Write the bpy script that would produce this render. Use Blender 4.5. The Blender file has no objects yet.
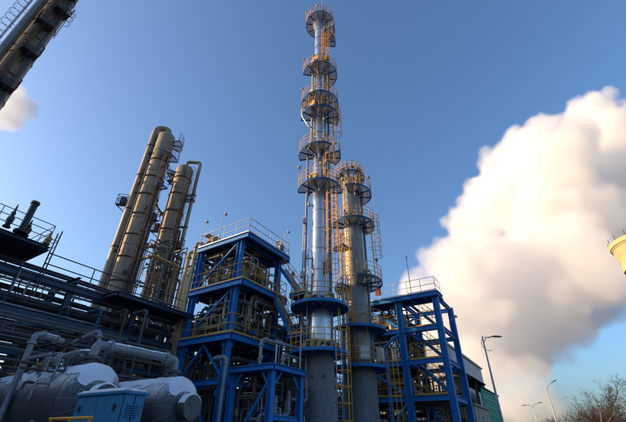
import bpy, math, random
from mathutils import Vector, Matrix, Euler, noise
R = math.radians
rnd = random.Random(7)
scene = bpy.context.scene
col = scene.collection

# ------------------------------------------------------------------ camera
PITCH, ROLL, FPX = 32.8, 0.8, 355.0
cam_d = bpy.data.cameras.new('camera')
cam_d.sensor_width = 36.0
cam_d.lens = FPX / 626.0 * 36.0
cam_d.clip_start = 0.1
cam_d.clip_end = 6000
cam = bpy.data.objects.new('camera', cam_d)
col.objects.link(cam)
CAMROT = Matrix.Rotation(R(90 + PITCH), 3, 'X') @ Matrix.Rotation(R(ROLL), 3, 'Z')
CAMLOC = Vector((0, 0, 1.6))
cam.matrix_world = Matrix.Translation(CAMLOC) @ CAMROT.to_4x4()
scene.camera = cam

# ------------------------------------------------------------------ sky and sun
SUN_AZ, SUN_EL = -91.0, 14.0          # azimuth from +Y, negative to the left
world = bpy.data.worlds.new('World')
scene.world = world
world.use_nodes = True
nt = world.node_tree
nt.nodes.clear()
sky = nt.nodes.new('ShaderNodeTexSky')
sky.sky_type = 'NISHITA'
sky.sun_disc = False
sky.sun_elevation = R(SUN_EL)
sky.sun_rotation = R(SUN_AZ)
sky.altitude = 0
sky.air_density = 1.1
sky.dust_density = 3.5
sky.ozone_density = 4.8
bg = nt.nodes.new('ShaderNodeBackground')
bg.inputs['Strength'].default_value = 0.15
wo = nt.nodes.new('ShaderNodeOutputWorld')
nt.links.new(sky.outputs[0], bg.inputs['Color'])
nt.links.new(bg.outputs[0], wo.inputs['Surface'])

S = Vector((math.sin(R(SUN_AZ)) * math.cos(R(SUN_EL)), math.cos(R(SUN_AZ)) * math.cos(R(SUN_EL)), math.sin(R(SUN_EL))))
sun_d = bpy.data.lights.new('sun', 'SUN')
sun_d.energy = 3.1
sun_d.angle = R(0.5)
sun_d.color = (1.0, 0.65, 0.32)
sun = bpy.data.objects.new('sun', sun_d)
sun.rotation_euler = (-S).to_track_quat('-Z', 'Y').to_euler()
sun.location = (-60, 30, 60)
col.objects.link(sun)

scene.view_settings.view_transform = 'Standard'
scene.view_settings.look = 'None'
scene.view_settings.exposure = 0.98
scene.view_settings.gamma = 1.0
scene.view_settings.use_curve_mapping = False
scene.render.engine = 'CYCLES'
scene.cycles.use_denoising = True
scene.cycles.max_bounces = 16
scene.cycles.diffuse_bounces = 4
scene.cycles.glossy_bounces = 4
scene.cycles.volume_bounces = 16
scene.cycles.volume_step_rate = 1.0
scene.cycles.volume_max_steps = 256
scene.cycles.transparent_max_bounces = 16

# ------------------------------------------------------------------ placing helpers
def ray(px, py):
    return CAMROT @ Vector(((px - 313.0) / FPX, -(py - 211.0) / FPX, -1.0))
def at(px, py, Y):                      # the point seen at a photo position, Y metres ahead
    d = ray(px, py)
    return CAMLOC + d * (Y / d.y)
def at_z(px, py, z):                    # the same on a known height
    d = ray(px, py)
    return CAMLOC + d * ((z - CAMLOC.z) / d.z)
A = Vector((-0.84, 0.545, 0)).normalized()      # the plant's grid: A to the left and back,
B = Vector((0.545, 0.84, 0)).normalized()       # B to the right and back
UP = Vector((0, 0, 1))
def proj(p):                            # photo position of a point
    d = CAMROT.transposed() @ (Vector(p) - CAMLOC)
    return 313.0 - d.x / d.z * FPX, 211.0 + d.y / d.z * FPX
def solve(fn, px, lo, hi):              # parameter at which fn(t) stands at photo column px
    for _ in range(50):
        m = (lo + hi) / 2
        if proj(fn(m))[0] < px: lo = m
        else: hi = m
    return (lo + hi) / 2
class Frame:
    def __init__(s, x, y): s.o = Vector((x, y, 0))
    def __call__(s, a, b, z): return s.o + A * a + B * b + UP * z

# ------------------------------------------------------------------ materials
M = {}
def mat(name, c1, c2=None, rough=0.6, metal=0.0, scale=3.0, bump=0.0, bscale=20.0, stretch=(1, 1, 1), dirt=None, dirt_amt=0.5, contrast=0.25, spec=None):
    m = bpy.data.materials.new(name)
    m.use_nodes = True
    n = m.node_tree
    p = n.nodes['Principled BSDF']
    p.inputs['Roughness'].default_value = rough
    p.inputs['Metallic'].default_value = metal
    if spec is not None:
        p.inputs['Specular IOR Level'].default_value = spec
    tc = n.nodes.new('ShaderNodeTexCoord')
    mp = n.nodes.new('ShaderNodeMapping')
    mp.inputs['Scale'].default_value = stretch
    n.links.new(tc.outputs['Object'], mp.inputs['Vector'])
    nz = n.nodes.new('ShaderNodeTexNoise')
    nz.inputs['Scale'].default_value = scale
    nz.inputs['Detail'].default_value = 6
    nz.inputs['Roughness'].default_value = 0.65
    n.links.new(mp.outputs[0], nz.inputs['Vector'])
    cr = n.nodes.new('ShaderNodeValToRGB')
    c2 = c2 or tuple(x * 0.7 for x in c1)
    cr.color_ramp.elements[0].position = 0.5 - contrast
    cr.color_ramp.elements[0].color = (*c2, 1)
    cr.color_ramp.elements[1].position = 0.5 + contrast
    cr.color_ramp.elements[1].color = (*c1, 1)
    n.links.new(nz.outputs['Fac'], cr.inputs[0])
    out = cr.outputs[0]
    if dirt:
        n2 = n.nodes.new('ShaderNodeTexNoise')
        n2.inputs['Scale'].default_value = scale * 2.7
        n2.inputs['Detail'].default_value = 9
        n2.inputs['Roughness'].default_value = 0.7
        n.links.new(mp.outputs[0], n2.inputs['Vector'])
        r2 = n.nodes.new('ShaderNodeMapRange')
        r2.inputs['From Min'].default_value = 0.52
        r2.inputs['From Max'].default_value = 0.68
        r2.inputs['To Max'].default_value = dirt_amt
        n.links.new(n2.outputs['Fac'], r2.inputs['Value'])
        mx = n.nodes.new('ShaderNodeMix')
        mx.data_type = 'RGBA'
        n.links.new(r2.outputs[0], mx.inputs['Factor'])
        n.links.new(out, mx.inputs['A'])
        mx.inputs['B'].default_value = (*dirt, 1)
        out = mx.outputs['Result']
        r3 = n.nodes.new('ShaderNodeMapRange')
        r3.inputs['To Min'].default_value = rough * 0.8
        r3.inputs['To Max'].default_value = min(1, rough * 1.35)
        n.links.new(n2.outputs['Fac'], r3.inputs['Value'])
        n.links.new(r3.outputs[0], p.inputs['Roughness'])
    n.links.new(out, p.inputs['Base Color'])
    if bump:
        bz = n.nodes.new('ShaderNodeTexNoise')
        bz.inputs['Scale'].default_value = bscale
        bz.inputs['Detail'].default_value = 4
        n.links.new(mp.outputs[0], bz.inputs['Vector'])
        bp = n.nodes.new('ShaderNodeBump')
        bp.inputs['Strength'].default_value = bump
        bp.inputs['Distance'].default_value = 0.03
        n.links.new(bz.outputs['Fac'], bp.inputs['Height'])
        n.links.new(bp.outputs[0], p.inputs['Normal'])
    M[name] = m
    return m
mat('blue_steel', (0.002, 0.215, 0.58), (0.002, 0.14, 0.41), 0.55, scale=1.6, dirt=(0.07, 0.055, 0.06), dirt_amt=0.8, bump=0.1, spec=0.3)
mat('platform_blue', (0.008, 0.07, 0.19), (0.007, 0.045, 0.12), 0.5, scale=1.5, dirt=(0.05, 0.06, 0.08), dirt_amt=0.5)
mat('old_blue_steel', (0.018, 0.07, 0.13), (0.014, 0.04, 0.075), 0.55, scale=1.2, dirt=(0.11, 0.05, 0.025), dirt_amt=0.8, bump=0.1)
mat('dark_steel', (0.05, 0.055, 0.065), (0.03, 0.03, 0.035), 0.6, scale=1.5, dirt=(0.12, 0.055, 0.03), dirt_amt=0.5, bump=0.08)
mat('rusty_steel', (0.13, 0.065, 0.035), (0.06, 0.035, 0.025), 0.8, scale=2.0, dirt=(0.2, 0.08, 0.03), dirt_amt=0.7, bump=0.15)
mat('yellow_paint', (0.76, 0.36, 0.025), (0.62, 0.27, 0.02), 0.5, scale=4, dirt=(0.2, 0.12, 0.05), dirt_amt=0.4)
mat('galvanised', (0.42, 0.44, 0.46), (0.30, 0.31, 0.33), 0.5, metal=0.6, scale=4, dirt=(0.16, 0.15, 0.14), dirt_amt=0.4)
mat('grating', (0.50, 0.52, 0.55), (0.36, 0.38, 0.41), 0.7, metal=0.0, scale=5, dirt=(0.2, 0.16, 0.12), dirt_amt=0.4)
mat('cladding', (0.68, 0.67, 0.66), (0.40, 0.40, 0.41), 0.27, metal=0.9, scale=1.6, stretch=(1, 1, 0.35), bump=0.5, bscale=7, dirt=(0.30, 0.28, 0.26), dirt_amt=0.45)
mat('dull_cladding', (0.33, 0.31, 0.29), (0.21, 0.2, 0.19), 0.5, metal=0.5, scale=1.2, stretch=(1, 1, 0.3), bump=0.35, bscale=6, dirt=(0.16, 0.12, 0.08), dirt_amt=0.6)
mat('aged_cladding', (0.44, 0.35, 0.24), (0.26, 0.20, 0.14), 0.6, metal=0.25, scale=1.1, stretch=(1, 1, 0.14), bump=0.35, bscale=5, dirt=(0.09, 0.055, 0.035), dirt_amt=0.85)
mat('pipe_grey', (0.30, 0.31, 0.33), (0.20, 0.21, 0.225), 0.5, metal=0.3, scale=3, dirt=(0.14, 0.12, 0.1), dirt_amt=0.5, bump=0.1)
mat('pipe_dark', (0.10, 0.10, 0.11), (0.06, 0.06, 0.065), 0.65, scale=3, dirt=(0.16, 0.09, 0.05), dirt_amt=0.4, bump=0.1)
mat('pipe_ochre', (0.48, 0.29, 0.10), (0.34, 0.2, 0.08), 0.6, scale=3, dirt=(0.15, 0.1, 0.06), dirt_amt=0.4)
mat('concrete', (0.25, 0.25, 0.255), (0.16, 0.16, 0.165), 0.9, scale=0.9, stretch=(1, 1, 0.3), bump=0.2, bscale=9, dirt=(0.08, 0.08, 0.085), dirt_amt=0.6)
mat('warm_concrete', (0.58, 0.43, 0.22), (0.44, 0.32, 0.16), 0.9, scale=0.4, bump=0.15, bscale=3, dirt=(0.28, 0.19, 0.10), dirt_amt=0.6)
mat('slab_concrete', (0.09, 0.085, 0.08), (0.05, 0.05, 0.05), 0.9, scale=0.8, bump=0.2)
mat('drum_metal', (0.11, 0.112, 0.12), (0.07, 0.072, 0.08), 0.5, metal=0.35, scale=2.0, bump=0.25, bscale=8, dirt=(0.07, 0.065, 0.06), dirt_amt=0.5)
mat('snow', (0.80, 0.82, 0.86), (0.70, 0.72, 0.77), 0.85, scale=3, bump=0.35, bscale=14)
mat('shed_blue', (0.02, 0.22, 0.42), (0.014, 0.14, 0.28), 0.55, scale=1.5, dirt=(0.06, 0.06, 0.07), dirt_amt=0.75, bump=0.08)
mat('red_paint', (0.26, 0.02, 0.015), (0.16, 0.012, 0.01), 0.5)
mat('white_paint', (0.74, 0.74, 0.73), (0.6, 0.6, 0.58), 0.5, scale=4, dirt=(0.35, 0.3, 0.25), dirt_amt=0.3)
mat('lamp_glass', (0.5, 0.5, 0.48), (0.4, 0.4, 0.38), 0.25)
mat('lamp_black', (0.02, 0.02, 0.022), (0.012, 0.012, 0.012), 0.45)
mat('pale_panel', (0.52, 0.53, 0.53), (0.44, 0.45, 0.46), 0.6, scale=0.6, dirt=(0.3, 0.28, 0.25), dirt_amt=0.3)
mat('green_sheet', (0.02, 0.46, 0.27), (0.015, 0.35, 0.20), 0.5, scale=1.0, dirt=(0.05, 0.12, 0.09), dirt_amt=0.4)
mat('beige_render', (0.42, 0.36, 0.28), (0.32, 0.27, 0.21), 0.9, scale=1.0, dirt=(0.2, 0.16, 0.12), dirt_amt=0.4)
mat('window_glass', (0.02, 0.025, 0.03), (0.015, 0.018, 0.02), 0.1)
mat('bark', (0.10, 0.07, 0.05), (0.06, 0.042, 0.032), 0.9, scale=5)
mat('twig', (0.05, 0.034, 0.028), (0.03, 0.021, 0.018), 0.9, scale=5)
mat('ground_gravel', (0.16, 0.15, 0.14), (0.09, 0.085, 0.08), 0.95, scale=0.5, bump=0.5, bscale=6, dirt=(0.55, 0.56, 0.6), dirt_amt=0.6)
mat('asphalt', (0.055, 0.055, 0.06), (0.04, 0.04, 0.043), 0.9, scale=1.5, bump=0.3, bscale=40)
mat('insulation', (0.55, 0.42, 0.22), (0.40, 0.28, 0.13), 0.7, scale=5, bump=0.5, bscale=12, dirt=(0.2, 0.14, 0.08), dirt_amt=0.5)
def frost(m):
    # wind-blown frost clinging to the upward faces beyond the snow's edge
    n = m.node_tree; p = n.nodes['Principled BSDF']; src = p.inputs['Base Color'].links[0].from_socket
    ge = n.nodes.new('ShaderNodeNewGeometry'); sx = n.nodes.new('ShaderNodeSeparateXYZ'); n.links.new(ge.outputs['Normal'], sx.inputs[0])
    tc = n.nodes.new('ShaderNodeTexCoord'); nz = n.nodes.new('ShaderNodeTexNoise'); nz.inputs['Scale'].default_value = 16; nz.inputs['Detail'].default_value = 8; nz.inputs['Roughness'].default_value = 0.75
    n.links.new(tc.outputs['Object'], nz.inputs['Vector'])
    ma = n.nodes.new('ShaderNodeMath'); ma.operation = 'MULTIPLY_ADD'; ma.inputs[1].default_value = 1.5; n.links.new(nz.outputs['Fac'], ma.inputs[0]); n.links.new(sx.outputs['Z'], ma.inputs[2])
    mr = n.nodes.new('ShaderNodeMapRange'); mr.inputs['From Min'].default_value = 0.95; mr.inputs['From Max'].default_value = 1.5; mr.inputs['To Max'].default_value = 0.85; n.links.new(ma.outputs[0], mr.inputs['Value'])
    mx = n.nodes.new('ShaderNodeMix'); mx.data_type = 'RGBA'; n.links.new(mr.outputs[0], mx.inputs['Factor']); n.links.new(src, mx.inputs['A']); mx.inputs['B'].default_value = (0.72, 0.74, 0.78, 1)
    n.links.new(mx.outputs['Result'], p.inputs['Base Color'])
frost(M['drum_metal'])

# ------------------------------------------------------------------ mesh helpers
def tag(o, label=None, cat=None, group=None, kind=None):
    if label: o['label'] = label
    if cat: o['category'] = cat
    if group: o['group'] = group
    if kind: o['kind'] = kind
    return o
WORLD_O = {}
def thing(name, loc, label, cat, group=None):
    o = bpy.data.objects.new(name, None)
    col.objects.link(o)
    o.location = loc
    o.empty_display_size = 0.3
    WORLD_O[o.name] = Vector(loc)
    return tag(o, label, cat, group)

def basis(d, up=UP):
    d = d.normalized()
    if abs(d.dot(up)) > 0.97:
        up = B if abs(d.dot(B)) < 0.9 else A
    s = d.cross(up).normalized()
    u = s.cross(d).normalized()
    return s, u

class MB:
    def __init__(s): s.v = []; s.f = []; s.sm = []
    def add(s, vs, fs, smooth=False):
        k = len(s.v)
        s.v.extend(Vector(v) for v in vs)
        for f in fs:
            s.f.append([i + k for i in f]); s.sm.append(smooth)
    def obox(s, c, ex, ey, ez):
        c = Vector(c)
        vs = [c + ex * i + ey * j + ez * k for k in (-.5, .5) for j in (-.5, .5) for i in (-.5, .5)]
        s.add(vs, [(0, 2, 3, 1), (4, 5, 7, 6), (0, 1, 5, 4), (2, 6, 7, 3), (0, 4, 6, 2), (1, 3, 7, 5)])
    def box(s, c, sx, sy, sz): s.obox(c, Vector((sx, 0, 0)), Vector((0, sy, 0)), Vector((0, 0, sz)))
    def gbox(s, c, sa, sb, sz): s.obox(c, A * sa, B * sb, UP * sz)
    def bar(s, p0, p1, w, h=None, up=UP):
        p0, p1 = Vector(p0), Vector(p1)
        d = p1 - p0
        sd, u = basis(d, up)
        s.obox((p0 + p1) / 2, d, sd * w, u * (h or w))
    def ibeam(s, p0, p1, w, h, t=0.03, up=UP):
        p0, p1 = Vector(p0), Vector(p1)
        sd, u = basis(p1 - p0, up)
        hw, hh, tw = w / 2, h / 2, t * 0.6
        prof = [(-hw, -hh), (hw, -hh), (hw, -hh + t), (tw, -hh + t), (tw, hh - t), (hw, hh - t), (hw, hh), (-hw, hh), (-hw, hh - t), (-tw, hh - t), (-tw, -hh + t), (-hw, -hh + t)]
        vs = [p + sd * x + u * y for p in (p0, p1) for x, y in prof]
        n = 12
        fs = [(i, (i + 1) % n, (i + 1) % n + n, i + n) for i in range(n)]
        for k in (0, n):
            fs += [tuple(k + i for i in q) for q in ((0, 1, 2, 11), (3, 4, 9, 10), (5, 6, 7, 8))]
        s.add(vs, fs)
    def tube(s, pts, r, n=8, cap=True, smooth=True):
        pts = [Vector(p) for p in pts]
        rs = r if isinstance(r, (list, tuple)) else [r] * len(pts)
        vs, fs = [], []
        u_prev = None
        for i, p in enumerate(pts):
            if i == 0: d = pts[1] - p
            elif i == len(pts) - 1: d = p - pts[i - 1]
            else: d = (pts[i + 1] - p).normalized() + (p - pts[i - 1]).normalized()
            if d.length < 1e-6: d = Vector((0, 0, 1))
            d.normalize()
            if u_prev is None:
                sd, u = basis(d)
            else:
                u = (u_prev - d * u_prev.dot(d))
                if u.length < 1e-4: sd, u = basis(d)
                u.normalize(); sd = d.cross(u)
            u_prev = u
            for k in range(n):
                a = 2 * math.pi * k / n
                vs.append(p + (sd * math.cos(a) + u * math.sin(a)) * rs[i])
        for i in range(len(pts) - 1):
            for k in range(n):
                k2 = (k + 1) % n
                fs.append((i * n + k, i * n + k2, (i + 1) * n + k2, (i + 1) * n + k))
        s.add(vs, fs, smooth)
        if cap:
            s.add(vs[:n], [tuple(reversed(range(n)))]); s.add(vs[-n:], [tuple(range(n))])
    def pipe(s, pts, r, n=10, bend=2.2):
        pts = [Vector(p) for p in pts]
        out = [pts[0]]
        for i in range(1, len(pts) - 1):
            a, p, b = pts[i - 1], pts[i], pts[i + 1]
            l = min(bend * r, (a - p).length * 0.45, (b - p).length * 0.45)
            q0 = p + (a - p).normalized() * l
            q1 = p + (b - p).normalized() * l
            for k in range(5):
                t = k / 4
                out.append(q0 * (1 - t) ** 2 + p * 2 * t * (1 - t) + q1 * t * t)
        out.append(pts[-1])
        s.tube(out, r, n)
    def disc(s, p, d, r, th, n=14):
        d = Vector(d).normalized(); p = Vector(p)
        s.tube([p - d * th / 2, p + d * th / 2], r, n, smooth=False)
    def lathe(s, c, prof, n=32, a0=0, a1=360, smooth=True):
        c = Vector(c)
        full = abs(a1 - a0) >= 359.9
        m = n if full else n + 1
        vs = []
        for r, z in prof:
            for k in range(m):
                a = R(a0 + (a1 - a0) * k / n)
                vs.append(c + Vector((r * math.cos(a), r * math.sin(a), z)))
        fs = []
        for i in range(len(prof) - 1):
            for k in range(n):
                k2 = (k + 1) % m
                fs.append((i * m + k, i * m + k2, (i + 1) * m + k2, (i + 1) * m + k))
        s.add(vs, fs, smooth)
    def sector(s, c, ri, ro, z0, z1, a0, a1, n=24):
        c = Vector(c); vs = []
        for k in range(n + 1):
            a = R(a0 + (a1 - a0) * k / n)
            e = Vector((math.cos(a), math.sin(a), 0))
            vs += [c + e * ri + UP * z0, c + e * ro + UP * z0, c + e * ro + UP * z1, c + e * ri + UP * z1]
        fs = []
        for k in range(n):
            for j in range(4):
                j2 = (j + 1) % 4
                fs.append((k * 4 + j, k * 4 + j2, (k + 1) * 4 + j2, (k + 1) * 4 + j))
        if abs(a1 - a0) < 359.9:
            fs += [(3, 2, 1, 0), (n * 4, n * 4 + 1, n * 4 + 2, n * 4 + 3)]
        s.add(vs, fs)
    def build(s, name, m, parent=None, label=None):
        lo = Vector((min(v.x for v in s.v), min(v.y for v in s.v), min(v.z for v in s.v)))
        hi = Vector((max(v.x for v in s.v), max(v.y for v in s.v), max(v.z for v in s.v)))
        o0 = Vector(((lo.x + hi.x) / 2, (lo.y + hi.y) / 2, lo.z))
        me = bpy.data.meshes.new(name)
        me.from_pydata([v - o0 for v in s.v], [], s.f)
        me.polygons.foreach_set('use_smooth', s.sm)
        me.materials.append(M[m] if isinstance(m, str) else m)
        me.update()
        o = bpy.data.objects.new(name, me)
        col.objects.link(o)
        WORLD_O[o.name] = o0
        if parent:
            o.parent = parent
            o.location = o0 - WORLD_O[parent.name]
        else:
            o.location = o0
        if label: o['label'] = label
        return o

def one(name, m, parent, fn, label=None):
    b = MB(); fn(b); return b.build(name, m, parent, label)

def rail_run(b, pts, h=1.1, step=1.2, r=0.022, mids=(0.55,), toe=None, closed=False):
    """posts and rails along a polyline at foot level"""
    pts = [Vector(p) for p in pts]
    segs = list(zip(pts, pts[1:])) + ([(pts[-1], pts[0])] if closed else [])
    for p, q in segs:
        L = (q - p).length
        n = max(1, round(L / step))
        for i in range(n + 1):
            x = p.lerp(q, i / n)
            b.tube([x, x + UP * h], r, 6)
        for z in (h,) + tuple(mids):
            b.tube([p + UP * z, q + UP * z], r, 6)
        if toe:
            b.bar(p + UP * toe / 2, q + UP * toe / 2, 0.008, toe)

def arc_pts(c, r, a0, a1, z, n=16):
    return [Vector((c.x + r * math.cos(R(a0 + (a1 - a0) * k / n)), c.y + r * math.sin(R(a0 + (a1 - a0) * k / n)), z)) for k in range(n + 1)]

def ring_platform(parent, c, z, ri, ro, a0, a1, rail='yellow_paint', nb=None, lamp=None, gap=None, solid=False):
    """a sector platform on a column: deck, rim beam, radial brackets, railing"""
    span = a1 - a0
    n = max(6, round(span / 12))
    def perf(b):
        w = ro - 0.015 - ri - 0.01
        nr = max(5, int(w / 0.05)); nr += 1 - nr % 2
        na = max(8, round(span / 4)) * 3
        C0 = Vector((c.x, c.y, z - 0.015)); vs = []
        for i in range(nr + 1):
            r_ = ri + 0.01 + w * (i + (0.28 if i % 2 and i < nr else 0.0)) / nr
            for k in range(na + 1):
                # every third cell is a narrow tie bar
                f = (k // 3 + (0.0, 0.12, 0.56)[k % 3]) / (na / 3)
                a_ = R(a0 + span * f)
                vs.append(C0 + Vector((r_ * math.cos(a_), r_ * math.sin(a_), 0)))
        fs = []
        for i in range(nr):
            for k in range(na):
                if i % 2 == 0 or k % 3 == 0:
                    q_ = i * (na + 1) + k
                    fs.append((q_, q_ + 1, q_ + na + 2, q_ + na + 1))
        b.add(vs, fs)
    if solid:
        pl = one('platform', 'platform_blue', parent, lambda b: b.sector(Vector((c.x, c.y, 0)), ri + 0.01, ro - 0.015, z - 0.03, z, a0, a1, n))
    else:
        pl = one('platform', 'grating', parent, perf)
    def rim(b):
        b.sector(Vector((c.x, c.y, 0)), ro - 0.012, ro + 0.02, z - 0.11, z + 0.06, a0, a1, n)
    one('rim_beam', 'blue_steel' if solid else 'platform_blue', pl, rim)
    nb = nb or max(2, round(span / 36))
    for k in range(nb + 1):
        a = R(a0 + 2.0 + (span - 4.0) * k / nb)
        if span > 359 and k == nb: continue
        e = Vector((math.cos(a), math.sin(a), 0)); t = Vector((-e.y, e.x, 0))
        cc = Vector((c.x, c.y, 0))
        def br(b):
            p0, p1 = cc + e * (ri - 0.02), cc + e * (ro - 0.02)
            vs = []
            for sgn in (-0.03, 0.03):
                vs += [p0 + t * sgn + UP * (z - 0.034), p1 + t * sgn + UP * (z - 0.034), p1 + t * sgn + UP * (z - 0.10), p0 + t * sgn + UP * (z - 0.19)]
            b.add(vs, [(0, 1, 2, 3), (7, 6, 5, 4), (0, 4, 5, 1), (1, 5, 6, 2), (2, 6, 7, 3), (3, 7, 4, 0)])
        one('bracket', 'blue_steel' if solid else 'platform_blue', pl, br)
    def rl(b):
        segs = [(a0, a1)] if not gap else [(a0, gap[0]), (gap[1], a1)]
        for s0, s1 in segs:
            if s1 - s0 < 4: continue
            nn = max(2, round((s1 - s0) / 10))
            foot = arc_pts(c, ro - 0.01, s0, s1, z, nn)
            for i, p in enumerate(foot):
                if i % 2 == 0 or i == nn: b.tube([p, p + UP * 1.1], 0.022, 6)
            for h in (0.4, 0.75, 1.1): b.tube([p + UP * h for p in foot], 0.02, 6)
    one('railing', rail, pl, rl)
    if lamp is not None:
        p = Vector((c.x + ro * math.cos(R(lamp)), c.y + ro * math.sin(R(lamp)), z))
        def lp(b):
            b.tube([p, p + UP * 2.3], 0.025, 6)
            b.lathe(p + UP * 2.3, [(0.0, 0.22), (0.10, 0.2), (0.13, 0.08), (0.09, -0.04), (0.0, -0.06)], 10)
        one('light_pole', 'pipe_ochre', pl, lp)
    return pl

def caged_ladder(parent, p, out, z0, z1, cage=True, m='yellow_paint', rail_m='yellow_paint'):
    """ladder standing at p, climbing vertically; out points away from the shell"""
    p = Vector((p.x, p.y, 0)); out = out.normalized(); t = Vector((-out.y, out.x, 0))
    def ld(b):
        for s in (-0.22, 0.22):
            b.bar(p + t * s + UP * z0, p + t * s + UP * z1, 0.05, 0.05)
        z = z0 + 0.2
        while z < z1:
            b.tube([p + t * 0.22 + UP * z, p - t * 0.22 + UP * z], 0.016, 5); z += 0.3
        z = z0 + 0.5
        while z < z1:
            for s in (-0.22, 0.22):
                b.bar(p + t * s + UP * z, p + t * s - out * 0.3 + UP * z, 0.03)
            z += 2.4
    l = one('ladder', rail_m, parent, ld)
    if cage and z1 - z0 > 2.8:
        def cg(b):
            zz = z0 + 2.1
            hoop = lambda a: p + out * (0.33 + 0.38 * math.cos(a)) + t * 0.38 * math.sin(a)
            z = zz
            while z < z1 - 0.02:
                pts = [p + t * -0.22] + [hoop(a) for a in [R(x) for x in range(-140, 141, 20)]] + [p + t * 0.22]
                b.tube([q + UP * z for q in pts], 0.02, 5); z += 0.75
            for a in (-110, -55, 0, 55, 110):
                q = hoop(R(a)); b.bar(q + UP * zz, q + UP * (z1 - 0.02), 0.03, 0.012)
        one('cage', m, l, cg)
    return l

def valve(parent, p, ax, r, m='pipe_dark', wheel='red_paint'):
    p = Vector(p); ax = ax.normalized()
    v = one('valve', m, parent, lambda b: (b.tube([p - ax * r * 2.4, p - ax * r * 1.0, p, p + ax * r * 1.0, p + ax * r * 2.4], [r * 1.1, r * 1.2, r * 1.8, r * 1.2, r * 1.1], 10),
        b.disc(p - ax * r * 2.3, ax, r * 1.9, r * 0.5), b.disc(p + ax * r * 2.3, ax, r * 1.9, r * 0.5)))
    s, u = basis(ax)
    if abs(ax.z) > 0.9: u = s
    top = p + u * r * 4.5
    def hw(b):
        b.tube([p + u * r, top], r * 0.35, 6)
        s1, s2 = basis(u)
        b.tube([top + (s1 * math.cos(a) + s2 * math.sin(a)) * r * 1.9 for a in [2 * math.pi * k / 12 for k in range(13)]], r * 0.28, 6)
        for k in range(3):
            a = math.pi * k / 3
            e = s1 * math.cos(a) + s2 * math.sin(a)
            b.tube([top - e * r * 1.9, top + e * r * 1.9], r * 0.16, 5)
    one('handwheel', wheel, v, hw)
    return v

def flanged_pipe(parent, pts, r, m='pipe_grey', fl=True, n=10, name='pipe'):
    o = one(name, m, parent, lambda b: b.pipe(pts, r, n))
    if fl:
        P = [Vector(p) for p in pts]
        for p, q in zip(P, P[1:]):
            L = (q - p).length
            if L > 8 * r and r >= 0.055:
                d = (q - p).normalized()
                for t in ((3.4 * r) / L, 1 - (3.4 * r) / L):
                    one('flange', m, o, lambda b: b.disc(p.lerp(q, t), d, r * 1.6, r * 0.8, 12))
    return o

def manifold(name, label, fr, a, b_, z, n, seed, rmin=0.03, rmax=0.11, mats=('pipe_grey', 'pipe_dark', 'pipe_ochre', 'pipe_grey', 'white_paint'), valves=3, vessel=0, cat='pipework'):
    """right-angled process pipework filling one bay of a structure"""
    q = random.Random(seed)
    (a0, a1), (b0, b1), (z0, z1) = a, b_, z
    t = thing(name, fr((a0 + a1) / 2, (b0 + b1) / 2, z0), label, cat)
    for k in range(n):
        r = rmin + (rmax - rmin) * q.random() ** 1.8
        p = [q.uniform(a0, a1), q.uniform(b0, b1), z0 if q.random() < 0.6 else q.uniform(z0, z1)]
        pts = [fr(*p)]
        last = -1
        for j in range(q.randint(2, 4)):
            ax = q.choice([x for x in (0, 1, 2) if x != last]) if j else 2
            lim = ((a0, a1), (b0, b1), (z0 + 0.2, z1))[ax]
            nv = q.uniform(*lim)
            if abs(nv - p[ax]) < 5 * r:
                nv = lim[1] if p[ax] < sum(lim) / 2 else lim[0]
            p[ax] = nv; last = ax; pts.append(fr(*p))
        o = flanged_pipe(t, pts, r, q.choice(mats), fl=r > 0.045, n=8)
        if k < valves:
            i = max(range(len(pts) - 1), key=lambda i: (pts[i + 1] - pts[i]).length)
            valve(t, pts[i].lerp(pts[i + 1], 0.5), pts[i + 1] - pts[i], r * 1.15, q.choice(('pipe_dark', 'pipe_ochre', 'blue_steel')), q.choice(('red_paint', 'pipe_dark', 'yellow_paint')))
    return t

def hvessel(name, label, p, ax, L, r, m, cat='vessel', legs=True, band=True, z_floor=0.0, nozzle=True):
    """horizontal dished-end vessel; p is one end's tangent point on the axis, ax its direction"""
    ax = ax.normalized(); p = Vector(p)
    t = thing(name, (p.x, p.y, z_floor), label, cat)
    ts, rr = [], []
    for k in range(9):
        a = math.pi / 2 * k / 8
        ts.append(-0.5 * r * math.cos(a)); rr.append(max(0.004, r * math.sin(a)))
    ts += [L * k / 6 for k in range(1, 6)]; rr += [r] * 5
    for k in range(9):
        a = math.pi / 2 * k / 8
        ts.append(L + 0.5 * r * math.sin(a)); rr.append(max(0.004, r * math.cos(a)))
    body = one('shell', m, t, lambda b: b.tube([p + ax * x for x in ts], rr, 36, cap=False))
    if band:
        for x in [0.02, L * 0.33, L * 0.66, L - 0.02]:
            one('band', m, t, lambda b: b.tube([p + ax * (x - 0.03), p + ax * (x + 0.03)], r + 0.012, 36))
    if legs:
        for x in (L * 0.2, L * 0.8):
            s, u = basis(ax)
            c = p + ax * x
            def sd(b):
                h = c.z - z_floor
                b.obox(Vector((c.x, c.y, z_floor + (h - r * 0.75) / 2)), ax * 0.25, s * r * 1.5, UP * (h - r * 0.75))
                b.obox(Vector((c.x, c.y, c.z - r * 0.72)), ax * 0.2, s * r * 1.7, UP * r * 0.4)
            one('saddle', 'concrete', t, sd)
    return t

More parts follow.
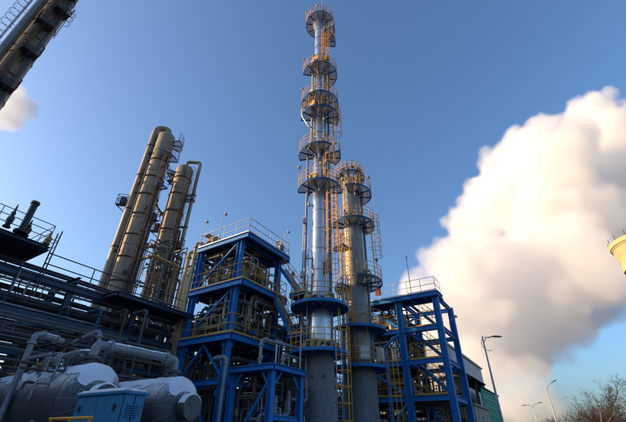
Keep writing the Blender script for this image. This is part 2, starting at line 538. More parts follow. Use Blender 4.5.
# ================================================================== SETTING
g = MB()
N = 40
ext = [-4000, -1500, -600, -250, -120, -60, -30, -15, 0, 15, 30, 60, 120, 250, 600, 1500, 4000]
gv = [Vector((x, y, 0)) for y in ext for x in ext]
n_ = len(ext)
g.add(gv, [(j * n_ + i, j * n_ + i + 1, (j + 1) * n_ + i + 1, (j + 1) * n_ + i) for j in range(n_ - 1) for i in range(n_ - 1)])
tag(g.build('ground', 'ground_gravel'), 'grey gravel ground with patches of old snow under the plant', 'ground', kind='structure')
rd = Frame(19.5, 26)
rb = MB()
rb.add([rd(-3.2, -70, 0.004), rd(3.2, -70, 0.004), rd(3.2, 160, 0.004), rd(-3.2, 160, 0.004)], [(0, 3, 2, 1)])
tag(rb.build('road', 'asphalt'), 'asphalt plant road running back past the street lamps', 'road', kind='structure')
kb = MB()
for s_ in (-3.35, 3.35):
    kb.gbox(rd(s_, 45, 0.06), 0.25, 230, 0.13)
tag(kb.build('kerb', 'concrete'), 'low concrete kerbs along the plant road', 'kerb', kind='structure')

# unseen halls added left and behind the viewer to block low sun and skylight
def hall(label, x0, x1, y0, y1, h, face):
    t = thing('shade_hall', ((x0 + x1) / 2, (y0 + y1) / 2, 0), label, 'building')
    one('wall', 'beige_render', t, lambda b: b.box(((x0 + x1) / 2, (y0 + y1) / 2, h / 2), x1 - x0, y1 - y0, h))
    one('roof', 'dark_steel', t, lambda b: b.box(((x0 + x1) / 2, (y0 + y1) / 2, h + 0.15), x1 - x0 + 1.0, y1 - y0 + 1.0, 0.3))
    n = int(((y1 - y0) if face == 'x' else (x1 - x0)) / 5)
    for k in range(n):
        for z in (h * 0.3, h * 0.68):
            if face == 'x': one('window', 'window_glass', t, lambda b: b.box((x1 + 0.02, y0 + 2.5 + 5 * k, z), 0.1, 3.0, h * 0.2))
            else: one('window', 'window_glass', t, lambda b: b.box((x0 + 2.5 + 5 * k, y1 + 0.02, z), 3.0, 0.1, h * 0.2))
hall('long unseen beige hall added left of the plant to shade its lower part', -62, -42, -35, 30, 20.5, 'x')
hall('unseen beige block added behind the viewer to cut the sky light', -30, 34, -52, -36, 8, 'y')

# ================================================================== TALL SILVER COLUMN
c1 = at(319.6, 300, 22.0)
def z1(py): return at(319.6, py, 22.0).z
t1 = thing('distillation_column', (c1.x, c1.y, 0), 'tallest slim silver clad distillation column with many ring platforms, centre of plant', 'column')
C1 = Vector((c1.x, c1.y, 0))
zs = z1(354)
one('skirt', 'concrete', t1, lambda b: b.lathe(C1, [(1.10, 0), (1.03, 1.5), (0.74, zs - 0.25), (0.74, zs)], 40), 'tapering grey concrete skirt')
zp2 = z1(308)
for z_ in (1.4, 2.6, 3.8, 5.0):
    one('joint_band', 'concrete', t1, lambda b: b.lathe(C1, [(1.035 - (z_ - 1.5) * 0.073 + d_, z_ + h_) for d_, h_ in ((-0.02, -0.03), (0.012, -0.025), (0.012, 0.025), (-0.02, 0.03))], 40, smooth=False))
for ang in (238, 285):
    e = Vector((math.cos(R(ang)), math.sin(R(ang)), 0)); one('vent_sleeve', 'pipe_dark', t1, lambda b: (b.tube([C1 + e * 0.7 + UP * 4.55, C1 + e * 0.9 + UP * 4.55], 0.1, 12)))
ztop = z1(20) + 0.1
one('shell', 'cladding', t1, lambda b: b.lathe(C1, [(0.70, zs + 0.002), (0.75, zs + 0.25), (0.75, zp2 - 0.5), (0.62, zp2 - 0.12), (0.62, zp2 + 0.9), (0.57, zp2 + 1.4), (0.57, z1(190)), (0.55, z1(188)), (0.55, z1(25) - 1.2), (0.82, z1(25) - 0.25), (0.82, z1(25) + 0.5), (0.6, ztop + 0.3), (0.3, ztop + 0.42), (0.0, ztop + 0.46)], 40))
zz = zs + 0.5
while zz < z1(25) - 1.3:
    rr = 0.75 if zz < zp2 - 0.5 else (0.62 if zz < zp2 + 0.9 else 0.57)
    if not (zp2 - 0.5 < zz < zp2 - 0.1 or zp2 + 0.9 < zz < zp2 + 1.4):
        one('band', 'galvanised', t1, lambda b: b.lathe(C1, [(rr - 0.005, zz - 0.035), (rr + 0.022, zz - 0.03), (rr + 0.022, zz + 0.03), (rr - 0.005, zz + 0.035)], 32, smooth=False))
    zz += 1.55
for py, ro, a0, a1, lamp, gap in ((354, 1.75, 0, 360, None, (298, 316)), (308, 1.80, 0, 360, 172, (345, 360)), (191, 1.66, 172, 368, 176, None), (156, 1.70, 160, 302, None, None), (156, 1.70, 332, 398, 395, None), (119, 1.66, 172, 384, None, None),
                       (105, 1.66, 165, 378, 175, None), (76, 1.66, 184, 452, 186, None), (44, 1.62, 318, 372, None, None), (32, 1.62, 330, 396, None, None), (25, 1.55, 108, 335, 182, None)):
    ri = 0.76 if py > 300 else 0.58
    if py == 25: ri = 0.83
    if py == 308: ri = 0.63
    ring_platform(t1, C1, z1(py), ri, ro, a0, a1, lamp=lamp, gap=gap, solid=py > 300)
# manways and insulated nozzles standing just above the platforms
for py, ang in ((188, 212), (152, 205), (112, 222), (99, 212), (70, 215), (186, 235), (110, 200), (68, 240), (64, 330), (116, 320)):
    a = R(ang); e = Vector((math.cos(a), math.sin(a), 0)); z = z1(py) + 0.35
    r0 = 0.75 if py > 320 else 0.57
    def mw(b):
        p = C1 + UP * z
        b.tube([p + e * (r0 - 0.05), p + e * (r0 + 0.28)], 0.27, 14)
        b.disc(p + e * (r0 + 0.30), e, 0.37, 0.09, 16)
        b.disc(p + e * (r0 + 0.40), e, 0.35, 0.07, 16)
    one('manway', 'insulation', t1, mw)
# lagged pipe bends and nozzles crowding the two lower platforms
for zb_, r0 in ((zs, 0.76), (zp2, 0.63)):
    for k in range(11):
        ang = R(165 + k * 20 + rnd.uniform(-6, 6)); e = Vector((math.cos(ang), math.sin(ang), 0)); rr = rnd.uniform(0.07, 0.12); zq = zb_ + rnd.uniform(0.35, 0.75)
        tt = Vector((-e.y, e.x, 0)) * rnd.choice((-1, 1))
        flanged_pipe(t1, [C1 + e * (r0 - 0.05) + UP * zq, C1 + e * (r0 + 0.3) + UP * zq, C1 + e * (r0 + 0.3) + tt * 0.35 + UP * zq, C1 + e * (r0 + 0.28) + tt * 0.38 + UP * (zb_ + 0.02)], rr, rnd.choice(('insulation', 'pipe_grey', 'galvanised', 'insulation')), fl=False, name='nozzle')
# ladders
def ladder_at(par, c, ang, rad, za, zb, cage=True, rm='yellow_paint'):
    e = Vector((math.cos(R(ang)), math.sin(R(ang)), 0))
    caged_ladder(par, c + e * rad, e, za, zb, cage, rail_m=rm)
ladder_at(t1, C1, 304, 1.86, 0.3, zs + 1.1, rm='blue_steel')
ladder_at(t1, C1, 340, 1.25, zs, zp2 + 1.1, False)
ladder_at(t1, C1, 318, 0.85, zp2, z1(191) + 1.1)
ladder_at(t1, C1, 312, 0.85, z1(191), z1(156) + 1.1)
ladder_at(t1, C1, 350, 1.15, z1(156), z1(119) + 1.1)
ladder_at(t1, C1, 335, 0.85, z1(105), z1(76) + 1.1, False)
ladder_at(t1, C1, 298, 0.82, z1(76), z1(44) + 1.1)
ladder_at(t1, C1, 345, 0.85, z1(44), z1(25) + 1.1)
# riser pipes
flanged_pipe(t1, [C1 + Vector((-0.98, -0.1, zp2 + 0.1)), C1 + Vector((-0.98, -0.1, z1(150))), C1 + Vector((-0.5, -0.1, z1(150)))], 0.085, 'pipe_grey')
flanged_pipe(t1, [C1 + Vector((-0.5, -0.55, z1(133))), C1 + Vector((-0.95, -0.75, z1(133))), C1 + Vector((-1.55, -0.75, z1(123))), C1 + Vector((-1.55, -0.75, z1(117)))], 0.075, 'white_paint')
flanged_pipe(t1, [C1 + Vector((0.75, 0.2, 2)), C1 + Vector((0.75, 0.2, z1(60))), C1 + Vector((0.4, 0.2, z1(60)))], 0.10, 'pipe_grey')
flanged_pipe(t1, [C1 + Vector((0.62, -0.55, zp2 + 0.2)), C1 + Vector((0.62, -0.55, z1(195)))], 0.05, 'blue_steel')
flanged_pipe(t1, [C1 + Vector((-1.15, 0.3, 1)), C1 + Vector((-1.15, 0.3, z1(215)))], 0.045, 'galvanised', fl=False)
flanged_pipe(t1, [C1 + Vector((0, 0, ztop + 0.4)), C1 + Vector((0, 0, ztop + 1.0)), C1 + Vector((0.5, 0.1, ztop + 1.0)), C1 + Vector((0.5, 0.1, ztop - 1.2))], 0.13, 'insulation')
for dz, dx in ((z1(223), -1.05), (z1(276), -1.12)):
    one('junction_box', 'galvanised', t1, lambda b: (b.box(C1 + Vector((dx, -0.22, dz)), 0.30, 0.16, 0.42), b.box(C1 + Vector((dx, -0.31, dz)), 0.24, 0.02, 0.34), b.tube([C1 + Vector((dx, -0.22, dz - 0.2)), C1 + Vector((dx, -0.22, dz - 0.7))], 0.03, 6)))
one('gas_cylinder', 'pipe_ochre', t1, lambda b: b.tube([C1 + Vector((0.42, -0.62, z1(277))), C1 + Vector((0.42, -0.62, z1(277) + 0.1)), C1 + Vector((0.5, -0.62, z1(264))), C1 + Vector((0.5, -0.62, z1(263)))], [0.06, 0.12, 0.12, 0.05], 10))
one('lightning_rod', 'galvanised', t1, lambda b: (b.tube([C1 + Vector((0.25, -0.2, ztop)), C1 + Vector((0.25, -0.2, ztop + 5))], [0.06, 0.03], 6), b.tube([C1 + Vector((0.9, -0.5, ztop + 0.2)), C1 + Vector((0.9, -0.5, ztop + 2.4))], 0.025, 6)))
for ang, py in ((20, 10), (250, 8), (150, 6)):
    p = C1 + Vector((1.1 * math.cos(R(ang)), 1.1 * math.sin(R(ang)), z1(25)))
    one('light_pole', 'pipe_ochre', t1, lambda b: (b.tube([p, p + UP * 2.0], 0.025, 6), b.lathe(p + UP * 2.0, [(0.0, 0.26), (0.12, 0.22), (0.14, 0.08), (0.0, -0.05)], 10)))
# lagged pipes, drains and instrument stands crowding each platform
def platform_kit(par, C, z, ri, ro, a0, a1, n, top=1.6):
    for k in range(n):
        ang = R(rnd.uniform(a0 + 4, a1 - 4)); e = Vector((math.cos(ang), math.sin(ang), 0)); t_ = Vector((-e.y, e.x, 0)) * rnd.choice((-1, 1))
        r0 = rnd.uniform(ri + 0.12, ri + 0.55 * (ro - ri)); h = rnd.uniform(0.4, top); m_ = rnd.choice(('insulation', 'pipe_ochre', 'galvanised', 'pipe_dark', 'pipe_grey'))
        if rnd.random() < 0.6:
            flanged_pipe(par, [C + e * r0 + UP * (z - rnd.uniform(0.0, 0.9)), C + e * r0 + UP * (z + h), C + e * (ri - 0.05) + t_ * 0.1 + UP * (z + h)], rnd.uniform(0.035, 0.075), m_, fl=True, n=8)
        else:
            one('instrument', m_, par, lambda b: (b.tube([C + e * (r0 + 0.1) + UP * z, C + e * (r0 + 0.1) + UP * (z + h * 0.6)], 0.03, 6), b.obox(C + e * (r0 + 0.1) + UP * (z + h * 0.6 + 0.12), e * 0.16, t_ * 0.2, UP * 0.26)))
for py, ri_, ro_, a0, a1, n_k in ((191, 0.56, 1.5, 185, 355, 9), (156, 0.56, 1.5, 165, 295, 6), (119, 0.56, 1.5, 180, 370, 9), (105, 0.56, 1.5, 175, 370, 9), (76, 0.56, 1.5, 190, 400, 9), (44, 0.56, 1.4, 322, 370, 3), (25, 0.84, 1.5, 180, 330, 8)):
    platform_kit(t1, C1, z1(py), ri_, ro_, a0, a1, n_k)
flanged_pipe(t1, [C1 + Vector((-0.7, -0.32, z1(150))), C1 + Vector((-0.7, -0.32, z1(58))), C1 + Vector((-0.4, -0.2, z1(58)))], 0.09, 'insulation')
flanged_pipe(t1, [C1 + Vector((0.3, -0.72, z1(186))), C1 + Vector((0.3, -0.72, z1(82)))], 0.05, 'galvanised', fl=False)
# instrument tubing and clamps along the shell
for k in range(10):
    py = rnd.uniform(40, 300); ang = R(rnd.uniform(185, 350)); e = Vector((math.cos(ang), math.sin(ang), 0)); z = z1(py)
    one('instrument', rnd.choice(('galvanised', 'pipe_dark', 'insulation')), t1, lambda b: (b.tube([C1 + e * 0.5 + UP * z, C1 + e * 0.86 + UP * z], 0.04, 6), b.tube([C1 + e * 0.86 + UP * (z - 0.1), C1 + e * 0.86 + UP * (z + 0.18)], 0.09, 8)))

# ================================================================== SECOND COLUMN
c2 = at(353.6, 250, 26.0)
C2 = Vector((c2.x, c2.y, 0))
def z2(py): return at(354, py, 26.0).z
t2 = thing('distillation_column', (c2.x, c2.y, 0), 'shorter grey clad column right beside the tallest silver column', 'column')
zs2 = z2(369)
one('skirt', 'concrete', t2, lambda b: b.lathe(C2, [(1.15, 0), (1.08, 2), (0.98, zs2 - 0.2), (0.98, zs2)], 40), 'grey concrete skirt')
zt2 = z2(181)
one('shell', 'dull_cladding', t2, lambda b: b.lathe(C2, [(0.80, zs2 + 0.002), (0.84, zs2 + 0.2), (0.84, z2(293)), (0.64, z2(287)), (0.64, z2(281)), (0.80, z2(276)), (0.80, zt2 - 0.5), (0.72, zt2 - 0.1), (0.45, zt2 + 0.2), (0.0, zt2 + 0.26)], 40))
zz = zs2 + 0.6
while zz < zt2 - 0.6:
    if not (z2(294) < zz < z2(275)):
        rr = 0.84 if zz < z2(293) else 0.80
        one('band', 'dull_cladding', t2, lambda b: b.lathe(C2, [(rr - 0.005, zz - 0.035), (rr + 0.02, zz - 0.03), (rr + 0.02, zz + 0.03), (rr - 0.005, zz + 0.035)], 32, smooth=False))
    zz += 1.8
for py, ri, ro, a0, a1, lamp, gap in ((369, 0.98, 1.95, 0, 360, None, (313, 331)), (331, 0.86, 1.95, 200, 395, None, None), (284, 0.66, 2.05, 268, 440, 20, None), (288, 0.66, 1.6, 130, 225, None, None),
                             (227, 0.82, 1.85, 175, 395, None, None), (250, 0.82, 1.7, 175, 232, None, None), (196, 0.82, 1.85, 250, 442, 8, None), (179, 0.75, 1.35, 150, 400, None, None)):
    ring_platform(t2, C2, z2(py), ri, ro, a0, a1, lamp=lamp, gap=gap, solid=py > 320)
ladder_at(t2, C2, 322, 2.05, 0.3, zs2 + 1.1, rm='blue_steel')
ladder_at(t2, C2, 240, 1.15, zs2, z2(331) + 1.1, False)
ladder_at(t2, C2, 235, 1.15, z2(331), z2(250) + 1.1)
ladder_at(t2, C2, 345, 1.55, z2(284), z2(227) + 1.1)
ladder_at(t2, C2, 195, 1.35, z2(250), z2(196) + 1.1)
ladder_at(t2, C2, 300, 1.1, z2(196), z2(179) + 1.1, False)
flanged_pipe(t2, [C2 + Vector((-0.2, 0, zt2 + 0.2)), C2 + Vector((-0.2, 0, zt2 + 1.3)), C2 + Vector((-0.75, -0.3, zt2 + 1.3)), C2 + Vector((-0.75, -0.3, zt2 - 1.6))], 0.11, 'insulation')
flanged_pipe(t2, [C2 + Vector((1.02, 0.4, 1.0)), C2 + Vector((1.02, 0.4, zt2 - 1)), C2 + Vector((0.5, 0.3, zt2 - 1))], 0.11, 'pipe_grey')
flanged_pipe(t2, [C2 + Vector((-1.05, -0.2, 1.0)), C2 + Vector((-1.05, -0.2, z2(235))), C2 + Vector((-0.6, -0.2, z2(235)))], 0.10, 'pipe_grey')
for k in range(12):
    ang = R(180 + k * 18); e = Vector((math.cos(ang), math.sin(ang), 0)); z = z2(rnd.uniform(182, 193))
    one('nozzle', rnd.choice(('insulation', 'pipe_ochre', 'dull_cladding')), t2, lambda b: (b.tube([C2 + e * 0.7 + UP * z, C2 + e * 1.0 + UP * z], 0.07, 8), b.disc(C2 + e * 1.0 + UP * z, e, 0.12, 0.06), b.tube([C2 + e * 0.97 + UP * (z - 0.5), C2 + e * 0.97 + UP * (z + 0.4)], 0.035, 6)))
for py, ri_, ro_, a0, a1, n_k in ((331, 0.84, 1.9, 205, 340, 6), (284, 0.66, 1.9, 275, 390, 6), (227, 0.8, 1.7, 180, 380, 8), (196, 0.8, 1.7, 255, 400, 8), (179, 0.72, 1.25, 155, 395, 12)):
    platform_kit(t2, C2, z2(py), ri_, ro_, a0, a1, n_k, 1.3)
one('lightning_rod', 'galvanised', t2, lambda b: b.tube([C2 + UP * zt2, C2 + UP * (zt2 + 2.6)], [0.04, 0.02], 6))
for ang in (275, 325):
    e = Vector((math.cos(R(ang)), math.sin(R(ang)), 0)); s = Vector((-e.y, e.x, 0))
    one('control_cabinet', 'white_paint', t2, lambda b: (b.obox(C2 + e * 1.6 + UP * (zs2 + 0.75), e * 0.3, s * 0.62, UP * 0.85), b.obox(C2 + e * 1.76 + UP * (zs2 + 0.75), e * 0.02, s * 0.54, UP * 0.76)))

# ================================================================== BLUE FRAME LEFT OF THE COLUMNS
pf = at(229.5, 330, 21.0)
F1 = Frame(pf.x, pf.y)
AL, BL = 3.8, 4.05
LV = [at(229.5, 333, 21).z, at(240, 281, 21).z, at(246, 236, 21).z]
s1 = thing('steel_frame', F1(AL / 2, BL / 2, 0), 'blue steel process frame with three decks left of the tall silver column', 'frame')
for a in (0, AL):
    for b_ in (0, BL):
        one('post', 'blue_steel', s1, lambda b: (b.ibeam(F1(a, b_, 0), F1(a, b_, LV[2] - 0.02), 0.34, 0.36, 0.04, up=A), b.gbox(F1(a, b_, 0.02), 0.6, 0.6, 0.04)))
def deck(parent, fr, a0, a1, b0, b1, z, m='blue_steel', plate='grating', hb=0.34, nj=5, rail=None, rail_sides='fr', rail_m='yellow_paint'):
    """deck plate on edge beams and joists; rail_sides: f front (b0), r right (a0), l left (a1), k back (b1)"""
    d = one('deck', plate, parent, lambda b: b.gbox(fr((a0 + a1) / 2, (b0 + b1) / 2, z - 0.02), a1 - a0 - 0.02, b1 - b0 - 0.02, 0.04))
    zb = z - 0.045 - hb / 2
    for p, q in ((fr(a0, b0, zb), fr(a1, b0, zb)), (fr(a0, b1, zb), fr(a1, b1, zb))):
        one('edge_beam', m, d, lambda b: b.ibeam(p, q, 0.2, hb, 0.025))
    for p, q in ((fr(a0, b0 + 0.11, zb), fr(a0, b1 - 0.11, zb)), (fr(a1, b0 + 0.11, zb), fr(a1, b1 - 0.11, zb))):
        one('edge_beam', m, d, lambda b: b.ibeam(p, q, 0.2, hb, 0.025))
    for k in range(1, nj):
        a = a0 + (a1 - a0) * k / nj
        one('joist', m, d, lambda b: b.ibeam(fr(a, b0 + 0.11, z - 0.15), fr(a, b1 - 0.11, z - 0.15), 0.12, 0.2, 0.016))
    if rail_sides:
        def rl(b):
            i = 0.06
            if 'f' in rail_sides: rail_run(b, [fr(a0 + i, b0 + i, z), fr(a1 - i, b0 + i, z)])
            if 'r' in rail_sides: rail_run(b, [fr(a0 + i, b0 + i, z), fr(a0 + i, b1 - i, z)])
            if 'l' in rail_sides: rail_run(b, [fr(a1 - i, b0 + i, z), fr(a1 - i, b1 - i, z)])
            if 'k' in rail_sides: rail_run(b, [fr(a0 + i, b1 - i, z), fr(a1 - i, b1 - i, z)])
        one('railing', rail_m, d, rl)
        def tp(b):
            for s_, p, q in (('f', fr(a0, b0 - 0.0, z + 0.055), fr(a1, b0, z + 0.055)), ('r', fr(a0, b0, z + 0.055), fr(a0, b1, z + 0.055))):
                if s_ in rail_sides: b.bar(p, q, 0.012, 0.1)
        bb = MB(); tp(bb)
        if bb.v: bb.build('toe_plate', rail_m, d)
    return d
for i, z in enumerate(LV):
    deck(s1, F1, -(0.4, 0.75, 0.8)[i], AL + 0.2, -0.25, BL + 0.3, z, rail_sides='frlk', rail_m='galvanised' if i == 2 else 'yellow_paint', plate='dark_steel', hb=0.36)
zb_ = at(222, 381, 21).z
for (p, q) in (((0, 0), (AL, 0)), ((0, 0), (0, BL)), ((AL, 0), (AL, BL)), ((0, BL), (AL, BL))):
    for zz in (zb_,):
        one('beam', 'blue_steel', s1, lambda b: b.ibeam(F1(*p, zz), F1(*q, zz), 0.2, 0.3, 0.025))
def brace(parent, p, q, m='blue_steel', w=0.11):
    one('brace', m, parent, lambda b: b.bar(p, q, w, w))
lv = [0.1, zb_] + LV
for i in range(4):
    lo, hi = lv[i] + 0.15, lv[i + 1] - 0.45
    if i in (0, 1, 2, 3):
        mid = AL / 2
        if i > 1:
            brace(s1, F1(AL - 0.1, 0.0, lo), F1(0.3, 0.0, hi)); continue
        brace(s1, F1(AL - 0.1, 0.0, lo), F1(mid, 0.0, hi)); brace(s1, F1(0.1, 0.0, lo), F1(mid + 0.1, 0.06, hi))
    brace(s1, F1(0, 0.2, lo), F1(0, BL - 0.2, hi)); brace(s1, F1(AL, BL - 0.2, lo), F1(AL, 0.2, hi))
for fr_, par_, pts_, lvl_ in ((F1, s1, ((0, 0), (AL, 0), (0, BL)), LV + [zb_]),):
    for (a, b_) in pts_:
        for z in lvl_:
            sa = 1 if a == 0 else -1; sb = 1 if b_ == 0 else -1
            one('gusset', 'blue_steel', par_, lambda b: b.gbox(fr_(a + sa * 0.36, b_ + sb * 0.02, z - 0.55), 0.3, 0.025, 0.28))
            one('gusset', 'blue_steel', par_, lambda b: b.gbox(fr_(a + sa * 0.02, b_ + sb * 0.36, z - 0.55), 0.025, 0.3, 0.28))
# stair on the right of the frame
def stair(parent, p0, p1, w, across, m='blue_steel', tread_m='white_paint', rail_m='yellow_paint', handrails=True):
    """flight rising from p0 to p1 (centre line of its foot and head)"""
    p0, p1 = Vector(p0), Vector(p1); across = across.normalized()
    st = one('stair', m, parent, lambda b: [b.bar(p0 + across * s * w / 2, p1 + across * s * w / 2, 0.05, 0.22) for s in (-1, 1)])
    n = max(3, round((p1.z - p0.z) / 0.22))
    run = Vector((p1.x - p0.x, p1.y - p0.y, 0)); d = run.normalized()
    base = None
    for k in range(1, n):
        c = p0.lerp(p1, k / n)
        if base is None:
            bb = MB(); bb.obox(c, d * 0.26, across * (w - 0.06), UP * 0.045)
            base = bb.build('tread', tread_m, st); off = base.location - c
        else:
            o = base.copy(); col.objects.link(o); o.location = c + off; WORLD_O[o.name] = c
    if handrails:
        def hr(b):
            for s in (-1, 1):
                e = across * s * w / 2
                for h in (0.55, 1.0): b.tube([p0 + e + UP * h, p1 + e + UP * h], 0.02, 6)
                for k in range(0, n + 1, 3):
                    c = p0.lerp(p1, k / n) + e; b.tube([c, c + UP * 1.0], 0.02, 6)
        one('handrail', rail_m, st, hr)
    return st
stair(s1, F1(-2.2, 3.3, LV[0] + 0.3), F1(-0.5, 3.3, LV[1]), 0.7, B)
stair(s1, F1(-2.4, 3.9, LV[1] - 0.3), F1(-0.5, 3.9, LV[1] + 2.2), 0.7, B)
deck(s1, F1, -3.3, -2.1, 2.8, 4.6, LV[1] - 0.35, rail_sides='frk', hb=0.2, nj=2)
deck(s1, F1, -3.2, -2.1, 2.8, 4.3, LV[0] + 0.25, rail_sides='frk', hb=0.2, nj=2)
# light poles on the roof deck
for a, b_ in ((AL + 0.15, -0.2), (2.0, -0.25), (-0.35, BL + 0.2)):
    one('light_pole', 'galvanised', s1, lambda b: (b.tube([F1(a, b_, LV[2]), F1(a, b_, LV[2] + 2.1), F1(a - 0.12, b_, LV[2] + 2.35), F1(a - 0.3, b_, LV[2] + 2.25)], 0.025, 6), b.lathe(F1(a - 0.3, b_, LV[2] + 2.1), [(0, 0.2), (0.1, 0.12), (0.13, 0), (0, -0.05)], 8)))
# equipment on its decks
def exchanger(label, p, ax, L, r, m, zf):
    t = hvessel('heat_exchanger', label, p, ax, L, r, m, 'exchanger', True, False, zf)
    ax = ax.normalized()
    for x in (0.02, L - 0.02, L + 0.1):
        one('flange', m, t, lambda b: b.disc(p + ax * x, ax, r * 1.22, 0.08, 24))
    for x in (L * 0.15, L * 0.85):
        one('nozzle', m, t, lambda b: (b.tube([p + ax * x, p + ax * x + UP * (r + 0.35)], r * 0.3, 10), b.disc(p + ax * x + UP * (r + 0.32), UP, r * 0.5, 0.08)))
    return t
exchanger('pale insulated exchanger drum on middle deck of left blue frame', F1(0.5, 1.0, LV[1] + 0.95), A, 2.6, 0.42, 'aged_cladding', LV[1])
exchanger('silver exchanger drum on lowest deck of left blue frame', F1(0.7, 1.1, LV[0] + 0.9), A, 2.8, 0.40, 'pipe_grey', LV[0])
exchanger('ochre exchanger drum at back of middle deck, left blue frame', F1(0.4, 2.9, LV[1] + 1.3), A, 3.0, 0.36, 'pipe_ochre', LV[1])
manifold('pipe_manifold', 'ochre and grey pipework on middle deck of left blue frame', F1, (0.1, AL), (0.2, BL), (LV[1] + 0.05, LV[2] - 0.5), 70, 11, 0.03, 0.10, ('pipe_ochre', 'pipe_grey', 'pipe_ochre', 'pipe_dark', 'white_paint'), 6)
manifold('pipe_manifold', 'dense pipework and valves on lowest deck of left blue frame', F1, (-0.2, AL), (0.2, BL), (LV[0] + 0.05, LV[1] - 0.5), 85, 12, 0.03, 0.10, valves=7)
manifold('pipe_manifold', 'dark pipework below decks of left blue frame', F1, (0.1, AL), (0.6, BL + 2), (0.2, LV[0] - 0.5), 90, 13, 0.03, 0.12, ('pipe_dark', 'pipe_grey', 'pipe_dark', 'rusty_steel'), 5)
manifold('pipe_manifold', 'valve cluster on roof deck at left blue frame corner', F1, (AL - 0.7, AL), (0.0, 0.9), (LV[2] + 0.02, LV[2] + 1.1), 7, 14, 0.05, 0.10, ('pipe_ochre', 'insulation'), 4)
manifold('pipe_manifold', 'small valve cluster on roof deck at right corner of left blue frame', F1, (-0.4, 0.2), (BL - 0.7, BL), (LV[2] + 0.02, LV[2] + 1.1), 6, 15, 0.04, 0.08, ('pipe_ochre', 'pipe_grey'), 3)
# pipe risers climbing the left post
for k, (da, r, m) in enumerate(((0.42, 0.10, 'pipe_ochre'), (0.72, 0.08, 'pipe_grey'), (0.98, 0.12, 'pipe_ochre'), (1.3, 0.07, 'pipe_grey'))):
    t = thing('riser_pipe', F1(AL + da, -0.15 + 0.1 * k, 0), ['ochre riser pipe nearest the left post of left blue frame', 'thin grey riser pipe beside left blue frame', 'thick ochre riser pipe beside left blue frame', 'outermost thin grey riser pipe left of left blue frame'][k], 'pipe')
    flanged_pipe(t, [F1(AL + da, -0.15 + 0.1 * k, 0), F1(AL + da, -0.15 + 0.1 * k, LV[2] - 0.4 - 0.5 * k), F1(AL + da - 0.2, 0.9, LV[2] - 0.4 - 0.5 * k), F1(1.5, 0.9, LV[2] - 0.4 - 0.5 * k)], r, m)

# ================================================================== LOW BLUE FRAME BEFORE THE COLUMNS
p3 = at(270.5, 395, 17.7)
F3 = Frame(p3.x, p3.y)
z3 = at(272, 363, 17.7).z
s3 = thing('steel_frame', F3(1.2, 2.2, 0), 'low blue pipe support frame before the foot of the silver column', 'frame')
for a in (0, 2.4):
    for b_ in (0, 2.3):
        one('post', 'blue_steel', s3, lambda b: b.ibeam(F3(a, b_, 0), F3(a, b_, z3 - 0.28), 0.26, 0.26, 0.03, up=A))
deck(s3, F3, -0.2, 2.6, -0.2, 2.5, z3, rail_sides='', hb=0.24, nj=4, plate='dark_steel')
for a, b_, da, db in ((0, 0, 0.6, 0), (2.4, 0, -0.6, 0), (0, 0, 0, 0.7), (0, 2.3, 0, -0.7)):
    brace(s3, F3(a, b_, z3 - 1.1), F3(a + da, b_ + db, z3 - 0.3), w=0.09)
one('beam', 'blue_steel', s3, lambda b: b.ibeam(F3(0.0, 0.15, 2.4), F3(0.0, 2.2, 2.4), 0.16, 0.2))
brace(s3, F3(2.3, 0.1, 1.0), F3(0.1, 0.1, z3 - 0.5), w=0.09)
hp = [('snow dusted pipe crossing above the low blue frame', [F3(1.3, 0.6, z3 + 0.1), F3(1.3, 0.6, z3 + 1.35), F3(0.75, 4.6, z3 + 1.35)], 0.085, 'pipe_grey'),
      ('lower grey pipe with elbow above the low blue frame', [F3(1.1, 2.2, z3 + 0.1), F3(1.1, 2.2, z3 + 0.85), F3(0.95, 4.6, z3 + 0.85)], 0.08, 'pipe_grey'),
      ('upright grey pipe with bent head left of the low blue frame', [F3(2.25, -0.75, 0.3), F3(2.25, -0.75, z3 + 0.35), F3(3.1, -0.75, z3 + 0.35)], 0.085, 'pipe_grey'),
      ('slim bent pipe under the low blue frame', [F3(1.0, 0.5, 0.2), F3(1.0, 0.5, 2.55), F3(0.3, 1.8, 2.55), F3(0.3, 1.8, 3.6)], 0.08, 'pipe_grey'),
      ('grey pipe stepping up left of the silver column skirt', [F3(0.6, 2.0, 0.2), F3(0.6, 2.0, 3.3), F3(0.5, 3.6, 3.3), F3(0.5, 3.6, 4.2)], 0.08, 'pipe_grey'),
      ('thin upright pipe left of the silver column skirt', [F3(0.45, 2.9, 0.1), F3(0.45, 2.9, 7.0)], 0.045, 'galvanised'),
      ('second thin upright pipe just left of the silver column skirt', [F3(0.75, 3.9, 0.1), F3(0.75, 3.9, 13.4)], 0.035, 'galvanised'),
      ('grey pipe looping over the left of the silver column skirt', [F3(0.3, 4.4, 0.1), F3(0.3, 4.4, 4.75), F3(1.3, 4.4, 4.75)], 0.08, 'pipe_grey')]
for lb, pts, r, m in hp:
    t = thing('process_pipe', pts[0], lb, 'pipe')
    flanged_pipe(t, pts, r, m)
manifold('pipe_manifold', 'red and white capped valve pipes standing under the low blue frame', F3, (0.3, 2.8), (0.3, 4.2), (0.2, z3 - 0.4), 55, 21, 0.03, 0.08, ('pipe_dark', 'pipe_grey', 'pipe_dark', 'galvanised', 'rusty_steel'), 8)
manifold('pipe_manifold', 'dark pipework between low blue frame and tall column', F3, (2.4, 6.0), (5.2, 9.5), (0.2, 8.6), 90, 22, 0.03, 0.13, ('pipe_dark', 'pipe_grey', 'pipe_dark', 'galvanised', 'rusty_steel', 'blue_steel'), 8)
exchanger('dark exchanger drum behind the low blue frame', F3(1.2, 6.0, 2.6), A, 2.8, 0.6, 'pipe_dark', 0)
